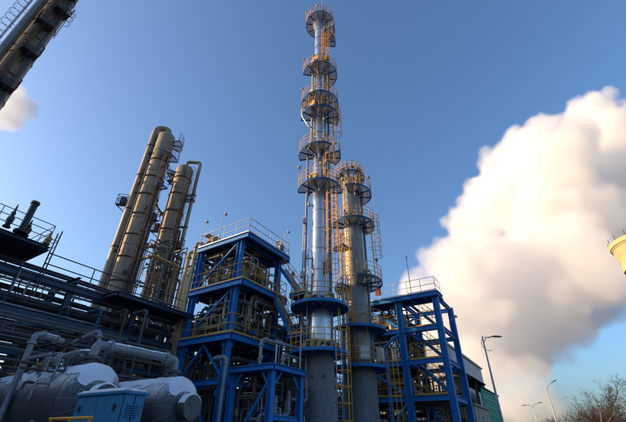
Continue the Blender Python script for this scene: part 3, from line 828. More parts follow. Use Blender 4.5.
manifold('pipe_manifold', 'fine pipes and valves crowding left of the silver column skirt', F3, (1.0, 2.8), (3.0, 6.4), (0.2, 6.6), 60, 23, 0.025, 0.07, ('pipe_grey', 'galvanised', 'pipe_dark', 'white_paint', 'pipe_ochre'), 8)
s3b = thing('steel_frame', F3(0, 8, 0), 'blue pipe rack linking left frame and silver column', 'frame')
for a in (2.6, 6.2):
    for b_ in (6.0, 9.5):
        one('post', 'blue_steel', s3b, lambda b: b.ibeam(F3(a, b_, 0), F3(a, b_, 9.2), 0.25, 0.25, 0.03, up=A))
for z in (3.2, 5.6, 8.0):
    deck(s3b, F3, 2.4, 6.4, 5.8, 9.7, z, rail_sides='fr', hb=0.22, nj=4, plate='dark_steel')

# ================================================================== BLUE FRAME RIGHT OF THE COLUMNS
p2 = at(446, 358, 26.0)
F2 = Frame(p2.x, p2.y)
RV = [at(447.5, 393.5, 26).z, at(443, 356, 26).z, at(440, 323, 26).z, at(434.5, 292, 26).z]
s2 = thing('steel_frame', F2(3, 2.2, 0), 'open blue steel stair frame right of the columns, against the steam cloud', 'frame')
AR, AR2, BR = 2.9, 6.2, 4.45
for a in (0, AR, AR2):
    for b_ in (0, BR):
        if a == AR2 and b_ == 0: continue
        one('post', 'blue_steel', s2, lambda b: (b.ibeam(F2(a, b_, 0), F2(a, b_, RV[3] - 0.02), 0.40, 0.42, 0.05, up=A), b.gbox(F2(a, b_, 0.02), 0.7, 0.7, 0.04)))
for i, z in enumerate(RV):
    for (p, q) in (((0.22, 0), (AR - 0.22, 0)), ((AR + 0.22, 0), (AR2, 0)), ((0, 0.23), (0, BR - 0.23)), ((AR, 0.23), (AR, BR - 0.23)), ((0.22, BR), (AR - 0.22, BR)), ((AR + 0.22, BR), (AR2 - 0.22, BR))):
        if i == 3 and p[1] == 0 and q[1] == 0: continue
        one('beam', 'blue_steel', s2, lambda b: b.ibeam(F2(*p, z - 0.21), F2(*q, z - 0.21), 0.2, 0.32, 0.028))
deck(s2, F2, -0.25, AR2 + 0.3, -0.3, 1.3, RV[3] + 0.05, rail_sides='frl', hb=0.34, nj=6, rail_m='white_paint', plate='dark_steel')
for i in (0, 1, 2):
    deck(s2, F2, AR - 0.1, AR2 + 0.2, 0.25, BR - 0.2, RV[i] + 0.02, rail_sides='fl', hb=0.22, nj=5, plate='dark_steel')
    deck(s2, F2, 0.2, AR - 0.25, 0.3, 1.0, RV[i] + 0.02, rail_sides='f', hb=0.16, nj=3, plate='dark_steel')
stair(s2, F2(0.4, 1.8, RV[2] + 0.05), F2(2.6, 1.8, RV[3]), 0.95, B)
stair(s2, F2(0.4, 2.9, RV[1] + 0.05), F2(2.6, 2.9, RV[2]), 0.95, B)
stair(s2, F2(0.3, 1.9, RV[0] + 0.05), F2(2.6, 1.9, RV[1]), 0.95, B)
stair(s2, F2(0.3, 2.9, 0.1), F2(2.5, 2.9, RV[0]), 0.95, B)
for i in range(4):
    lo = ([0.1] + RV)[i] + 0.1; hi = RV[i] - 0.4
    brace(s2, F2(AR + 0.2, 0, lo), F2(AR2 - 0.2, 0, hi), w=0.16) if i % 2 else brace(s2, F2(AR2 - 0.2, 0, lo), F2(AR + 0.2, 0, hi), w=0.16)
    brace(s2, F2(AR, 0.2, lo), F2(AR, BR - 0.2, hi), w=0.14)
one('sign_board', 'red_paint', s2, lambda b: b.gbox(F2(4.4, -0.3, RV[3] + 0.72), 0.5, 0.03, 0.62), 'small dark red board on the roof railing')
one('light_pole', 'galvanised', s2, lambda b: (b.tube([F2(1.7, -0.2, RV[3]), F2(1.7, -0.2, RV[3] + 3.1)], 0.03, 6), b.tube([F2(1.7, -0.2, RV[3] + 3.1), F2(1.7, -0.2, RV[3] + 3.3)], 0.07, 8)))
one('light_pole', 'galvanised', s2, lambda b: (b.tube([F2(0, BR - 1.2, RV[2]), F2(0, BR - 1.2, RV[2] + 0.9), F2(-0.5, BR - 1.0, RV[2] + 1.3)], 0.03, 6), b.lathe(F2(-0.5, BR - 1.0, RV[2] + 1.2), [(0, 0.2), (0.12, 0.15), (0.16, 0), (0, -0.05)], 8)))
one('light_pole', 'pipe_ochre', s2, lambda b: (b.tube([F2(5.4, -0.2, RV[3]), F2(5.4, -0.2, RV[3] + 2.0)], 0.03, 6), b.lathe(F2(5.4, -0.2, RV[3] + 2.0), [(0, 0.2), (0.12, 0.15), (0.16, 0), (0, -0.05)], 8)))
exchanger('silver drum on upper deck of right blue frame', F2(AR + 0.2, 1.4, RV[2] + 0.9), A, 2.4, 0.45, 'pipe_grey', RV[2])
exchanger('ochre drum on lower deck of right blue frame', F2(AR + 0.2, 1.2, RV[0] + 0.9), A, 2.6, 0.45, 'pipe_ochre', RV[0])
manifold('pipe_manifold', 'grey pipework on top deck level of right blue frame', F2, (AR, AR2), (0.4, BR), (RV[2] + 0.05, RV[3] - 0.4), 34, 31, 0.04, 0.16, ('pipe_grey', 'galvanised', 'pipe_dark'), 4)
manifold('pipe_manifold', 'pipework and valves on middle deck of right blue frame', F2, (AR - 0.3, AR2), (0.4, BR), (RV[1] + 0.05, RV[2] - 0.4), 44, 32, 0.04, 0.14, ('pipe_grey', 'pipe_ochre', 'pipe_dark'), 5)
manifold('pipe_manifold', 'dark pipework on lower deck of right blue frame', F2, (AR - 0.3, AR2 + 1.4), (0.4, BR), (RV[0] + 0.05, RV[1] - 0.4), 50, 33, 0.04, 0.14, ('pipe_dark', 'pipe_grey', 'pipe_ochre', 'pipe_dark'), 5)
manifold('pipe_manifold', 'dark pipework at the foot of right blue frame', F2, (0.6, AR2 + 2), (0.8, BR + 1), (0.2, RV[0] - 0.4), 60, 34, 0.04, 0.16, ('pipe_dark', 'pipe_grey', 'pipe_dark', 'rusty_steel'), 5)
manifold('pipe_manifold', 'ochre valve pipes behind right blue frame stairs', F2, (0.6, 4.5), (BR + 0.3, BR + 3), (0.2, RV[1] - 0.6), 40, 35, 0.04, 0.12, ('pipe_dark', 'pipe_ochre', 'rusty_steel'), 4)
t = thing('duct_pipe', F2(AR2 - 0.6, -0.6, RV[2]), 'fat silver elbow pipe on left part of right blue frame', 'pipe')
flanged_pipe(t, [F2(AR2 - 2.4, 0.6, RV[1] + 0.1), F2(AR2 - 2.4, 0.6, RV[2] + 0.9), F2(AR2 + 0.6, 0.6, RV[2] + 0.9), F2(AR2 + 0.6, 0.6, RV[2] - 1.5)], 0.3, 'cladding', n=16)

# ================================================================== LEFT PIPE RACK
F4 = Frame(-13.4, 16.7)
RZ = [3.7, 5.4, 7.1, 8.75]
DZ = 9.6
s4 = thing('pipe_rack', F4(2, 4, 0), 'old dark blue pipe rack running back on the left, packed with pipes', 'rack')
for b_ in (-6.0, -2.2, 1.6, 5.4, 9.2):
    for a in (0.3, 2.5):
        one('post', 'old_blue_steel', s4, lambda b: b.ibeam(F4(a, b_, 0), F4(a, b_, RZ[3] - 0.25), 0.28, 0.28, 0.03, up=A))
    for z in RZ:
        one('cross_beam', 'old_blue_steel', s4, lambda b: b.ibeam(F4(-0.2, b_ + 0.01, z - 0.16), F4(2.9, b_ + 0.01, z - 0.16), 0.18, 0.3, 0.025))
for z, a, h in ((RZ[0], 0, 0.3), (RZ[1], 0, 0.3), (RZ[2], 0, 0.3), (RZ[3], 0, 0.3), (RZ[2], 2.8, 0.25), (RZ[3], 2.8, 0.25)):
    one('girder', 'old_blue_steel' if h < 0.5 else 'dark_steel', s4, lambda b: b.ibeam(F4(a, -7, z - 0.48 - h / 2), F4(a, 9.6, z - 0.48 - h / 2), 0.2, h, 0.025))
q = random.Random(5)
for z in RZ:
    a = 0.45 if z < 9 else 0.3
    while a < (2.4 if z != RZ[1] else 1.3):
        r = q.choice((0.04, 0.05, 0.07, 0.09, 0.12))
        e0, e1 = q.uniform(-8, -6.5), q.uniform(7, 9.6)
        pts = [F4(a + r, e0, z + r), F4(a + r, e1, z + r)]
        if q.random() < 0.45: pts.append(F4(a + r, e1, z + r - q.uniform(1, 3)))
        flanged_pipe(s4, pts, r, q.choice(('pipe_dark', 'pipe_grey', 'pipe_dark', 'rusty_steel', 'old_blue_steel')), fl=False, n=10)
        a += 2 * r + q.uniform(0.15, 0.6)
for b0 in (-6.0, -2.2, 1.6, 5.4):
    for zlo, zhi in ((0.2, RZ[0] - 0.6), (RZ[1] + 0.1, RZ[2] - 0.9)):
        brace(s4, F4(0.0, b0 + 0.2, zlo), F4(0.0, b0 + 3.6, zhi), 'old_blue_steel', 0.1)
# slender hangers, rails and conduit between the levels
for k in range(150):
    b0 = q.uniform(-7, 9); a = q.uniform(-0.1, 2.8); i = q.randint(0, 2); z0 = RZ[i] + 0.05; z1_ = RZ[i + 1] - 0.1
    if q.random() < 0.5:
        one('hanger', q.choice(('rusty_steel', 'old_blue_steel', 'dark_steel')), s4, lambda b: b.bar(F4(a, b0, z0), F4(a, b0, z1_), 0.06))
    else:
        L_ = q.uniform(1.5, 5); zz = q.uniform(z0 + 0.3, z1_ - 0.2)
        one('conduit', q.choice(('galvanised', 'pipe_dark', 'rusty_steel')), s4, lambda b: b.pipe([F4(a, b0, z0), F4(a, b0, zz), F4(a, min(9.4, b0 + L_), zz)], 0.028, 6))
# cable trays: ladder trays of side rails and rungs
for z, a in ((RZ[2] + 0.9, 0.6), (RZ[3] + 0.45, 1.9)):
    def tr(b):
        for s_ in (-0.25, 0.25): b.bar(F4(a + s_, -7, z), F4(a + s_, 9.4, z), 0.03, 0.12)
        x = -6.9
        while x < 9.3:
            b.bar(F4(a - 0.25, x, z - 0.04), F4(a + 0.25, x, z - 0.04), 0.03); x += 0.35
    one('cable_tray', 'galvanised', s4, tr)
# walkway deck and railing on top of the rack's near end
be = (at_z(50, 245.5, DZ) - F4.o).dot(B)
deck(s4, F4, -0.6, 2.4, -7.5, be, DZ, 'old_blue_steel', 'grating', 0.18, 8, rail_sides='', )
one('railing', 'galvanised', s4, lambda b: rail_run(b, [F4(-0.55, -7.4, DZ), F4(-0.55, be - 0.1, DZ), F4(2.3, be - 0.1, DZ)], mids=(0.4, 0.75)))
one('railing', 'old_blue_steel', s4, lambda b: rail_run(b, [F4(-0.1, be + 0.3, RZ[3] - 0.4), F4(-0.1, 9.4, RZ[3] - 0.4)], mids=(0.55,), step=2.2, r=0.03))
caged_ladder(s4, F4(-0.3, be + 0.3, 0), B, RZ[2], DZ + 1.0, False, 'dark_steel', 'dark_steel')
deck(s4, F4, -1.3, 0.9, 3.2, 8.6, 8.35, 'old_blue_steel', 'dark_steel', 0.25, 5, rail_sides='')
# chimney and vents on the rack top
sk = at_z(20, 233, DZ)
t = thing('vent_stack', sk, 'black vent stack standing on the left rack walkway', 'stack')
one('stack_pipe', 'lamp_black', t, lambda b: b.tube([sk, sk + UP * 1.7, sk + UP * 1.72], [0.15, 0.15, 0.14], 14))
one('collar', 'lamp_black', t, lambda b: (b.disc(sk + UP * 1.68, UP, 0.19, 0.12, 16)))
one('base_flange', 'lamp_black', t, lambda b: b.disc(sk + UP * 0.06, UP, 0.3, 0.1, 16))
for i, (a, b_, h, lb) in enumerate(((6, 227, 1.25, 'ragged tapering relief valve left of the black vent stack'), (24.5, 236, 0.9, 'small relief valve just right of the black vent stack'), (46, 244, 0.7, 'small ochre valve at end of the rack walkway'))):
    p = at_z(a, b_, DZ)
    t = thing('relief_valve', p, lb, 'valve')
    mm = 'pipe_ochre' if i == 2 else 'lamp_black'
    one('body', mm, t, lambda b: b.lathe(p, [(0.0, 0), (0.16, 0.0), (0.16, 0.06), (0.09, 0.08), (0.15, h * 0.28), (0.13, h * 0.4), (0.07, h * 0.46), (0.10, h * 0.6), (0.05, h * 0.68), (0.04, h * 0.85), (0.015, h)], 12))
    one('outlet', mm, t, lambda b: (b.tube([p + UP * h * 0.3, p + A * -0.24 + UP * h * 0.3], 0.06, 8), b.disc(p + A * -0.24 + UP * h * 0.3, A, 0.1, 0.05)))
# open concrete process building behind the rack
F6 = Frame(*(F4(8.0, 0, 0).xy))
s6 = thing('process_building', F6(2, 3, 0), 'dark open sided concrete process building behind the left pipe rack', 'building')
for z, th in ((4.0, 0.35), (7.7, 0.55)):
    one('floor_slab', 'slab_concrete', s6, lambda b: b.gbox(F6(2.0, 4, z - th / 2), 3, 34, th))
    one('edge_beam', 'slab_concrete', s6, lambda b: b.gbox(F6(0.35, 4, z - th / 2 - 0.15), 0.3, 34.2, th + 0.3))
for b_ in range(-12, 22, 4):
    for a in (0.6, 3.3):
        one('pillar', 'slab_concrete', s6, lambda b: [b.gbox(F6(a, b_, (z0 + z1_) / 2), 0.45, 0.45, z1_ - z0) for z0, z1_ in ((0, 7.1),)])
for b_ in range(-12, 20, 1):
    if b_ % 4 in (1, 3) and -10 < b_ < 8:
        one('window_bar', 'dark_steel', s6, lambda b: b.gbox(F6(3.45, b_, 5.5), 0.06, 0.08, 3.0))
manifold('pipe_manifold', 'tangle of dark pipes in the open concrete building', F6, (0.3, 3.6), (-9, 18), (0.3, 7.0), 40, 41, 0.05, 0.22, ('pipe_dark', 'rusty_steel', 'pipe_grey', 'pipe_dark'), 8)
manifold('pipe_manifold', 'pipework between left rack and open concrete building', F4, (3.4, 7.0), (-6, 14), (0.3, 7.8), 70, 42, 0.025, 0.08, ('pipe_dark', 'rusty_steel', 'pipe_grey', 'old_blue_steel'), 8)
manifold('pipe_manifold', 'rusty and grey pipes hung inside the left pipe rack', F4, (0.4, 2.6), (-6, 9), (0.3, RZ[2] - 0.3), 90, 43, 0.025, 0.08, ('pipe_dark', 'rusty_steel', 'pipe_grey', 'pipe_dark'), 8)
manifold('pipe_manifold', 'valves and pipes between left rack and left blue frame', F4, (-1.0, 4.5), (9.5, 13.5), (0.3, 8.8), 90, 44, 0.04, 0.13, ('pipe_dark', 'rusty_steel', 'pipe_grey', 'pipe_ochre'), 8)
# uprights seen before the rack
for i, (px, Y, r, m, lb, zt_) in enumerate(((117, 17.5, 0.06, 'rusty_steel', 'rusty upright pipe before the left rack', 6.9), (90, 16.5, 0.09, 'old_blue_steel', 'worn blue upright post pipe before the left rack', 6.6), (138, 18.5, 0.07, 'pipe_dark', 'dark upright pipe before the left rack', 7.2))):
    p = at(px, 345, Y); p.z = 0
    t = thing('process_pipe', p, lb, 'pipe')
    flanged_pipe(t, [p, p + UP * zt_, p + UP * zt_ + A * 1.2], r, m)

# ================================================================== HORIZONTAL DRUMS WITH SNOW
def snow_cap(parent, p, ax, L, r, ends=True, half=52, seed=1, name='snow'):
    """irregular layer of snow lying along the top of a drum or pipe"""
    ax = ax.normalized(); s, u = basis(ax)
    b = MB(); vs = []; fs = []
    nL, nA = max(14, int(L / 0.04)), 14
    def tp(t):            # axis position and local radius including dished ends
        return t, r
    ts = []
    if ends: ts += [(-0.5 * r * math.cos(k * math.pi / 16), r * math.sin(k * math.pi / 16)) for k in range(3, 8)]
    ts += [(L * k / nL, r) for k in range(nL + 1)]
    if ends: ts += [(L + 0.5 * r * math.sin(k * math.pi / 16), r * math.cos(k * math.pi / 16)) for k in range(1, 6)]
    m = nA + 1
    for layer in (0, 1):
        for i, (t, rr) in enumerate(ts):
            hl = half + 16 * noise.noise(Vector((t * 1.7, seed * 9.1, 0))) + 15 * noise.noise(Vector((t * 9.0, seed * 3.3, 5))) + 10 * noise.noise(Vector((t * 23.0, seed, 5)))
            hr = half + 16 * noise.noise(Vector((t * 1.7, seed * 4.7, 8))) + 15 * noise.noise(Vector((t * 9.0, seed * 1.3, 2))) + 10 * noise.noise(Vector((t * 23.0, seed, 9)))
            for k in range(m):
                f = k / nA
                ang = R(-hl + (hl + hr) * f)
                thick = 0.0
                if layer:
                    prof = math.sin(math.pi * f) ** 0.5
                    thick = (0.02 + r * 0.085 * prof) * (0.8 + 0.5 * noise.noise(Vector((t * 3, f * 4, seed))))
                    if i in (0, len(ts) - 1): thick = 0.004
                q_ = (rr * 1.002 if not layer else rr + 0.003 + thick)
                vs.append(p + ax * t + (s * math.sin(ang) + u * math.cos(ang)) * q_)
    n = len(ts)
    for i in range(n - 1):
        for k in range(nA):
            fs.append((n * m + i * m + k, n * m + i * m + k + 1, n * m + (i + 1) * m + k + 1, n * m + (i + 1) * m + k))
    for i in range(n - 1):
        for k in (0, nA):
            fs.append((i * m + k, (i + 1) * m + k, n * m + (i + 1) * m + k, n * m + i * m + k))
    for i in (0, n - 1):
        for k in range(nA):
            fs.append((i * m + k, i * m + k + 1, n * m + i * m + k + 1, n * m + i * m + k))
    b.add(vs, fs, True)
    return b.build(name, 'snow', parent)
d1, d2 = at(93, 385, 11.0), at(178, 397, 13.4)
rD = 0.88
d1.z = d2.z = 2.42
for i, (p, L, lb) in enumerate(((d1, 5.2, 'nearer snow covered grey drum behind the blue shed'), (d2, 3.6, 'snow capped grey drum with round end nozzle facing right'))):
    t = hvessel('storage_drum', lb, p, A, L, rD, 'drum_metal', 'drum')
    snow_cap(t, p, A, L, rD + (0.0), True, 46, 3 + i * 5)
    e = -A
    one('manway', 'drum_metal', t, lambda b: (b.tube([p + e * (rD * 0.30), p + e * (rD * 0.5 + 0.24)], rD * 0.36, 20), b.disc(p + e * (rD * 0.5 + 0.27), e, rD * 0.43, 0.06, 22), b.disc(p + e * (rD * 0.5 + 0.34), e, rD * 0.41, 0.05, 22)))
    snow_cap(t, p + e * (rD * 0.5 + 0.36), A, 0.3, rD * 0.42, False, 70, 9 + i)
    one('nozzle', 'drum_metal', t, lambda b: (b.tube([p + A * 0.5 + UP * (rD * 0.95), p + A * 0.5 + UP * (rD + 0.28)], 0.16, 14), b.disc(p + A * 0.5 + UP * (rD + 0.27), UP, 0.26, 0.09, 16)))
    # radial seams of the insulation jacket's dished end
    def seams(b):
        s, u = basis(e)
        for k in range(14):
            a = 2 * math.pi * k / 14
            b.tube([p + e * (rD * 0.5 * math.cos(x)) + (s * math.cos(a) + u * math.sin(a)) * (rD * math.sin(x) + 0.004) for x in [R(y) for y in (32, 45, 60, 75, 89)]], 0.006, 4)
    sm_ = MB(); seams(sm_); o = sm_.build('jacket_seam', 'drum_metal', t); o['kind'] = 'stuff'
t = thing('process_pipe', d1 + A * 0.5 + UP * (rD + 0.32), 'thick snow topped pipe linking the two drums', 'pipe')
q0 = d1 + A * 0.5 + UP * (rD + 0.32); q1 = d2 + A * 0.5 + UP * (rD + 0.32)
zl = at(140, 351, 12.2).z
flanged_pipe(t, [q0, Vector((q0.x, q0.y, zl)), Vector((q1.x, q1.y, zl)), q1], 0.125, 'pipe_grey', n=16)
dd = (Vector((q1.x, q1.y, zl)) - Vector((q0.x, q0.y, zl)))
snow_cap(t, Vector((q0.x, q0.y, zl)) + dd.normalized() * 0.3, dd, dd.length - 0.6, 0.127, False, 48, 21)
for i, (pts, r, lb) in enumerate((([at(8, 395, 11.5), at(36, 333, 11.5), at(64, 338, 12.6)], 0.085, 'bent grey pipe rising behind the nearer drum at left edge'),
                                  ([at(26, 392, 12.3), at(34, 365, 12.3), at(60, 369, 13.2)], 0.065, 'short bent snowy pipe behind the nearer drum'),
                                  ([at(52, 360, 13), at(82, 352, 12.4), at(88, 367, 12.4)], 0.08, 'slanting snow topped pipe above the nearer drum'),
                                  ([at(70, 345, 15), at(100, 331, 14.2), at(98, 352, 14.0)], 0.08, 'elbowed snow topped pipe left of the linking pipe'))):
    pts = [Vector(p) for p in pts]
    if i < 2:
        pts[0] = Vector((pts[1].x, pts[1].y, 0.2)); pts[2].z = pts[1].z
    t = thing('process_pipe', pts[0], lb, 'pipe')
    flanged_pipe(t, pts, r, 'pipe_grey', n=14)
    h0, h1 = (1, 2) if i < 2 else (0, 1)
    d_ = pts[h1] - pts[h0]
    snow_cap(t, pts[h0] + d_.normalized() * 0.25, d_, d_.length - 0.5, r + 0.002, False, 50, 31 + i)
tk = at(86, 358, 12.6)
t = thing('expansion_pot', (tk.x, tk.y, 3.0), 'small dark upright pot on the nearer drum', 'pot')
tk.z = 3.15
one('body', 'pipe_dark', t, lambda b: b.lathe(tk, [(0.0, 0), (0.24, 0.02), (0.25, 0.1), (0.25, 0.72), (0.29, 0.74), (0.29, 0.8), (0.0, 0.82)], 18))
one('snow', 'snow', t, lambda b: b.lathe(tk, [(0.28, 0.82), (0.26, 0.87), (0.15, 0.9), (0.0, 0.91)], 18))
manifold('pipe_manifold', 'small valves and gauge pipes between the two snowy drums', F4, (-9, -6.6), (-2.2, -0.4), (2.4, 3.6), 16, 51, 0.03, 0.06, ('pipe_dark', 'rusty_steel', 'pipe_grey'), 4)
manifold('pipe_manifold', 'dark low pipework behind the snowy drums', F4, (-5.0, -0.3), (-5, 6), (0.2, 5.2), 80, 52, 0.025, 0.08, ('pipe_dark', 'rusty_steel', 'pipe_dark'), 6)

# ================================================================== BLUE SHED
F7 = Frame(*at(126, 388, 8.2).xy)
zsd = at(126, 388, 8.2).z
s7 = thing('shed', F7(0.6, 0.4, 0), 'small blue sheet metal shed with a snowy roof edge before the drums', 'shed')
La, Lb = 1.72, 0.5
for k in range(4):
    a0, a1 = La * k / 4, La * (k + 1) / 4
    one('wall_panel', 'shed_blue', s7, lambda b: b.gbox(F7((a0 + a1) / 2, 0.0 + (0.004 if k % 2 else 0), (zsd - 0.1) / 2), a1 - a0 - 0.008, 0.03, zsd - 0.1))
for k in range(2):
    b0, b1 = Lb * k / 2 + 0.02, Lb * (k + 1) / 2
    one('wall_panel', 'shed_blue', s7, lambda b: b.gbox(F7(0.0, (b0 + b1) / 2, (zsd - 0.1) / 2), 0.03, b1 - b0 - 0.008, zsd - 0.1))
one('wall_panel', 'shed_blue', s7, lambda b: b.gbox(F7(La, Lb / 2, (zsd - 0.1) / 2), 0.03, Lb - 0.04, zsd - 0.1))
one('wall_panel', 'shed_blue', s7, lambda b: b.gbox(F7(La / 2, Lb, (zsd - 0.1) / 2), La - 0.04, 0.03, zsd - 0.1))
one('roof', 'shed_blue', s7, lambda b: b.gbox(F7(La / 2, Lb / 2, zsd - 0.07), La + 0.12, Lb + 0.12, 0.05))
for k in range(3):
    one('batten', 'shed_blue', s7, lambda b: b.gbox(F7(La / 2, -0.03, zsd * (0.2 + 0.28 * k)), La, 0.03, 0.05))
for k in (0.12, 0.88):
    one('hinge', 'dark_steel', s7, lambda b: b.gbox(F7(La * k, -0.035, zsd * 0.86), 0.05, 0.03, 0.12))
one('handle', 'galvanised', s7, lambda b: b.pipe([F7(La * 0.47, -0.02, zsd * 0.62), F7(La * 0.47, -0.07, zsd * 0.62), F7(La * 0.47, -0.07, zsd * 0.72), F7(La * 0.47, -0.02, zsd * 0.72)], 0.012, 6))
for k in range(6):
    one('louvre', 'shed_blue', s7, lambda b: b.obox(F7(-0.03, Lb * 0.5, zsd * 0.88 - 0.04 * k), A * -0.03 - UP * 0.02, B * 0.26, UP * 0.008))
b = MB(); gx, gy = 16, 12; vs = []
for layer in (0, 1):
    for j in range(gy + 1):
        for i in range(gx + 1):
            u_, v_ = i / gx, j / gy
            edge = min(u_, 1 - u_, v_, 1 - v_)
            w = 0.012 * noise.noise(Vector((u_ * 9, v_ * 9, 2)))
            h = 0.0 if not layer else 0.02 + 0.05 * min(1, edge * 8) ** 0.5 + 0.02 * noise.noise(Vector((u_ * 4, v_ * 4, 7)))
            vs.append(F7(-0.045 + (La + 0.09) * u_ + w, -0.045 + (Lb + 0.09) * v_ + w, zsd - 0.043 + h))
m_ = gx + 1; nn = m_ * (gy + 1)
fs = [(nn + j * m_ + i, nn + j * m_ + i + 1, nn + (j + 1) * m_ + i + 1, nn + (j + 1) * m_ + i) for j in range(gy) for i in range(gx)]
for i in range(gx):
    for j in (0, gy): fs.append((j * m_ + i, j * m_ + i + 1, nn + j * m_ + i + 1, nn + j * m_ + i))
for j in range(gy):
    for i in (0, gx): fs.append((j * m_ + i, (j + 1) * m_ + i, nn + (j + 1) * m_ + i, nn + j * m_ + i))
b.add(vs, fs, True); b.build('snow', 'snow', s7)
pr = Frame(*at(76, 420, 6.6).xy)
zr = at(70, 418, 6.6).z
t = thing('guard_rail', pr(0, 0, 0), 'low yellow guard rail before the blue shed', 'railing')
for k in range(3):
    one('post', 'yellow_paint', t, lambda b: b.tube([pr(0.6 * k - 0.4, 0, 0), pr(0.6 * k - 0.4, 0, zr)], 0.022, 8))
for z in (zr, zr - 0.45):
    one('rail', 'yellow_paint', t, lambda b: b.tube([pr(-0.45, 0, z), pr(0.85, 0, z)], 0.024, 8))

# ================================================================== LEFT PAIR OF OLD COLUMNS
def old_column(label, c, ztop, r, pipe_off, pr_, Zb=0.0, plats=(), side=1):
    C = Vector((c.x, c.y, 0))
    t = thing('process_column', C, label, 'column')
    one('shell', 'aged_cladding', t, lambda b: b.lathe(C, [(r, Zb), (r, ztop - r * 0.5), (r * 0.92, ztop - r * 0.2), (r * 0.6, ztop + 0.05), (0.0, ztop + r * 0.2)], 32))
    z = 5.0
    while z < ztop - 1:
        one('band', 'dull_cladding', t, lambda b: b.lathe(C, [(r - 0.01, z - 0.06), (r + 0.04, z - 0.05), (r + 0.04, z + 0.05), (r - 0.01, z + 0.06)], 28, smooth=False)); z += 2.9
    po = C + pipe_off
    one('vapour_pipe', 'aged_cladding', t, lambda b: b.pipe([po + UP * 2, po + UP * (ztop + 0.9), C + UP * (ztop + 0.9), C + UP * (ztop - 0.2)], pr_, 18, 2.0))
    z = 8.0
    while z < ztop:
        one('clamp', 'dark_steel', t, lambda b: (b.bar(C + UP * z, po + UP * z, 0.14, 0.18), b.lathe(Vector((po.x, po.y, 0)), [(pr_, z - 0.08), (pr_ + 0.05, z - 0.07), (pr_ + 0.05, z + 0.07), (pr_, z + 0.08)], 18, smooth=False))); z += 4.2
    for (zp, a0, a1) in plats:
        ring_platform(t, C, zp, r + 0.02, r + 0.95, a0, a1, 'dark_steel')
    return t, C
cA = at(147, 200, 30.0)
zA = at(166, 136, 30).z
tA, CA = old_column('taller weathered column with a fat vapour pipe, back left', cA, zA, 0.95, Vector((-1.3, -0.35, 0)), 0.36, plats=((at(160, 160, 30).z, 300, 372), (at(150, 190, 30).z, 310, 352), (zA - 1.2, -20, 50)))
cB = at(172.5, 218, 33.0)
zB = at(191, 168, 33).z
tB, CB = old_column('shorter weathered column with gooseneck pipe, back left', cB, zB, 0.95, Vector((1.6, 0.1, 0)), 0.2, plats=((zB - 1.0, 160, 215), (at(175, 200, 33).z, 330, 372)))
def box_plat(parent, C, ang, r, z, w=1.3):
    """small bolted-on side platform with a box of instruments"""
    e = Vector((math.cos(R(ang)), math.sin(R(ang)), 0)); s = Vector((-e.y, e.x, 0))
    one('side_platform', 'dark_steel', parent, lambda b: (b.obox(C + e * (r + 0.5) + UP * z, e * 1.0, s * w, UP * 0.06), b.bar(C + e * r + UP * (z - 0.8), C + e * (r + 0.95) + UP * (z - 0.05), 0.08), b.obox(C + e * (r + 0.4) + UP * (z + 0.45), e * 0.45, s * 0.6, UP * 0.75)))
    def rl(b):
        cs = [C + e * (r + 0.05) + s * w / 2, C + e * (r + 0.98) + s * w / 2, C + e * (r + 0.98) - s * w / 2, C + e * (r + 0.05) - s * w / 2]
        rail_run(b, [p + UP * (z + 0.04) for p in cs], r=0.03)
    one('railing', 'rusty_steel', parent, rl)
for px, py, C, par, ang in ((118, 207, CA, tA, 190), (150, 222, CA, tA, 350)):
    box_plat(par, C, ang, 0.88 + (0.85 if ang > 180 and ang < 300 else 0), at(px, py, 30).z, 0.45)
for px, py, ang in ((178, 180, 170), (168, 232, 185), (195, 250, 355)):
    box_plat(tB, CB, ang, 0.9, at(px, py, 33).z, 0.6)
for par, C, Y in ((tA, CA, 30), (tB, CB, 33)):
    for dx, dy, r, zt_ in ((0.95, -0.5, 0.1, 24), (1.25, -0.2, 0.14, 20), (-0.5, -1.0, 0.08, 26)):
        flanged_pipe(par, [C + Vector((dx, dy, 2)), C + Vector((dx, dy, zt_)), C + Vector((dx * 0.5, dy * 0.4, zt_ + 0.0))], r, 'pipe_dark', fl=False)
    for k in range(7):
        zq = 13 + 2.3 * k
        one('stiffener_ring', 'rusty_steel', par, lambda b: b.lathe(C, [(0.94, zq - 0.04), (1.06, zq - 0.035), (1.06, zq + 0.035), (0.94, zq + 0.04)], 28, smooth=False))
    e = Vector((0.8, -0.6, 0)); caged_ladder(par, C + e * 1.25, e, 4, zA - 3, True, 'rusty_steel', 'rusty_steel')
for k in range(9):
    zz = 12 + 2.0 * k + rnd.uniform(-0.5, 0.5)
    for par, C, rr_ in ((tA, CA, 0.95), (tB, CB, 0.95)):
        if par is tB and zz > zB - 1: continue
        e = Vector((math.cos(R(rnd.choice((200, 230, 300, 330)))), -abs(math.sin(R(rnd.uniform(10, 60)))), 0)).normalized()
        one('nozzle', rnd.choice(('dark_steel', 'pipe_dark', 'rusty_steel')), par, lambda b: (b.tube([C + e * (rr_ - 0.05) + UP * zz, C + e * (rr_ + 0.35) + UP * zz], 0.1, 8), b.disc(C + e * (rr_ + 0.33) + UP * zz, e, 0.18, 0.08)))
flanged_pipe(tB, [CB + Vector((-0.7, -0.5, at(172, 220, 33).z)), CB + Vector((-2.3, -0.5, at(163, 205, 33).z)), CB + Vector((-2.3, -0.5, at(163, 205, 33).z + 2.5))], 0.16, 'pipe_dark')
manifold('pipe_manifold', 'grey pipework and valves round the feet of the two weathered columns', Frame(cB.x + 2.5, cB.y - 3), (-0.5, 4.5), (-2, 2.5), (8, 17), 46, 61, 0.05, 0.16, ('pipe_grey', 'pipe_dark', 'pipe_ochre'), 8)

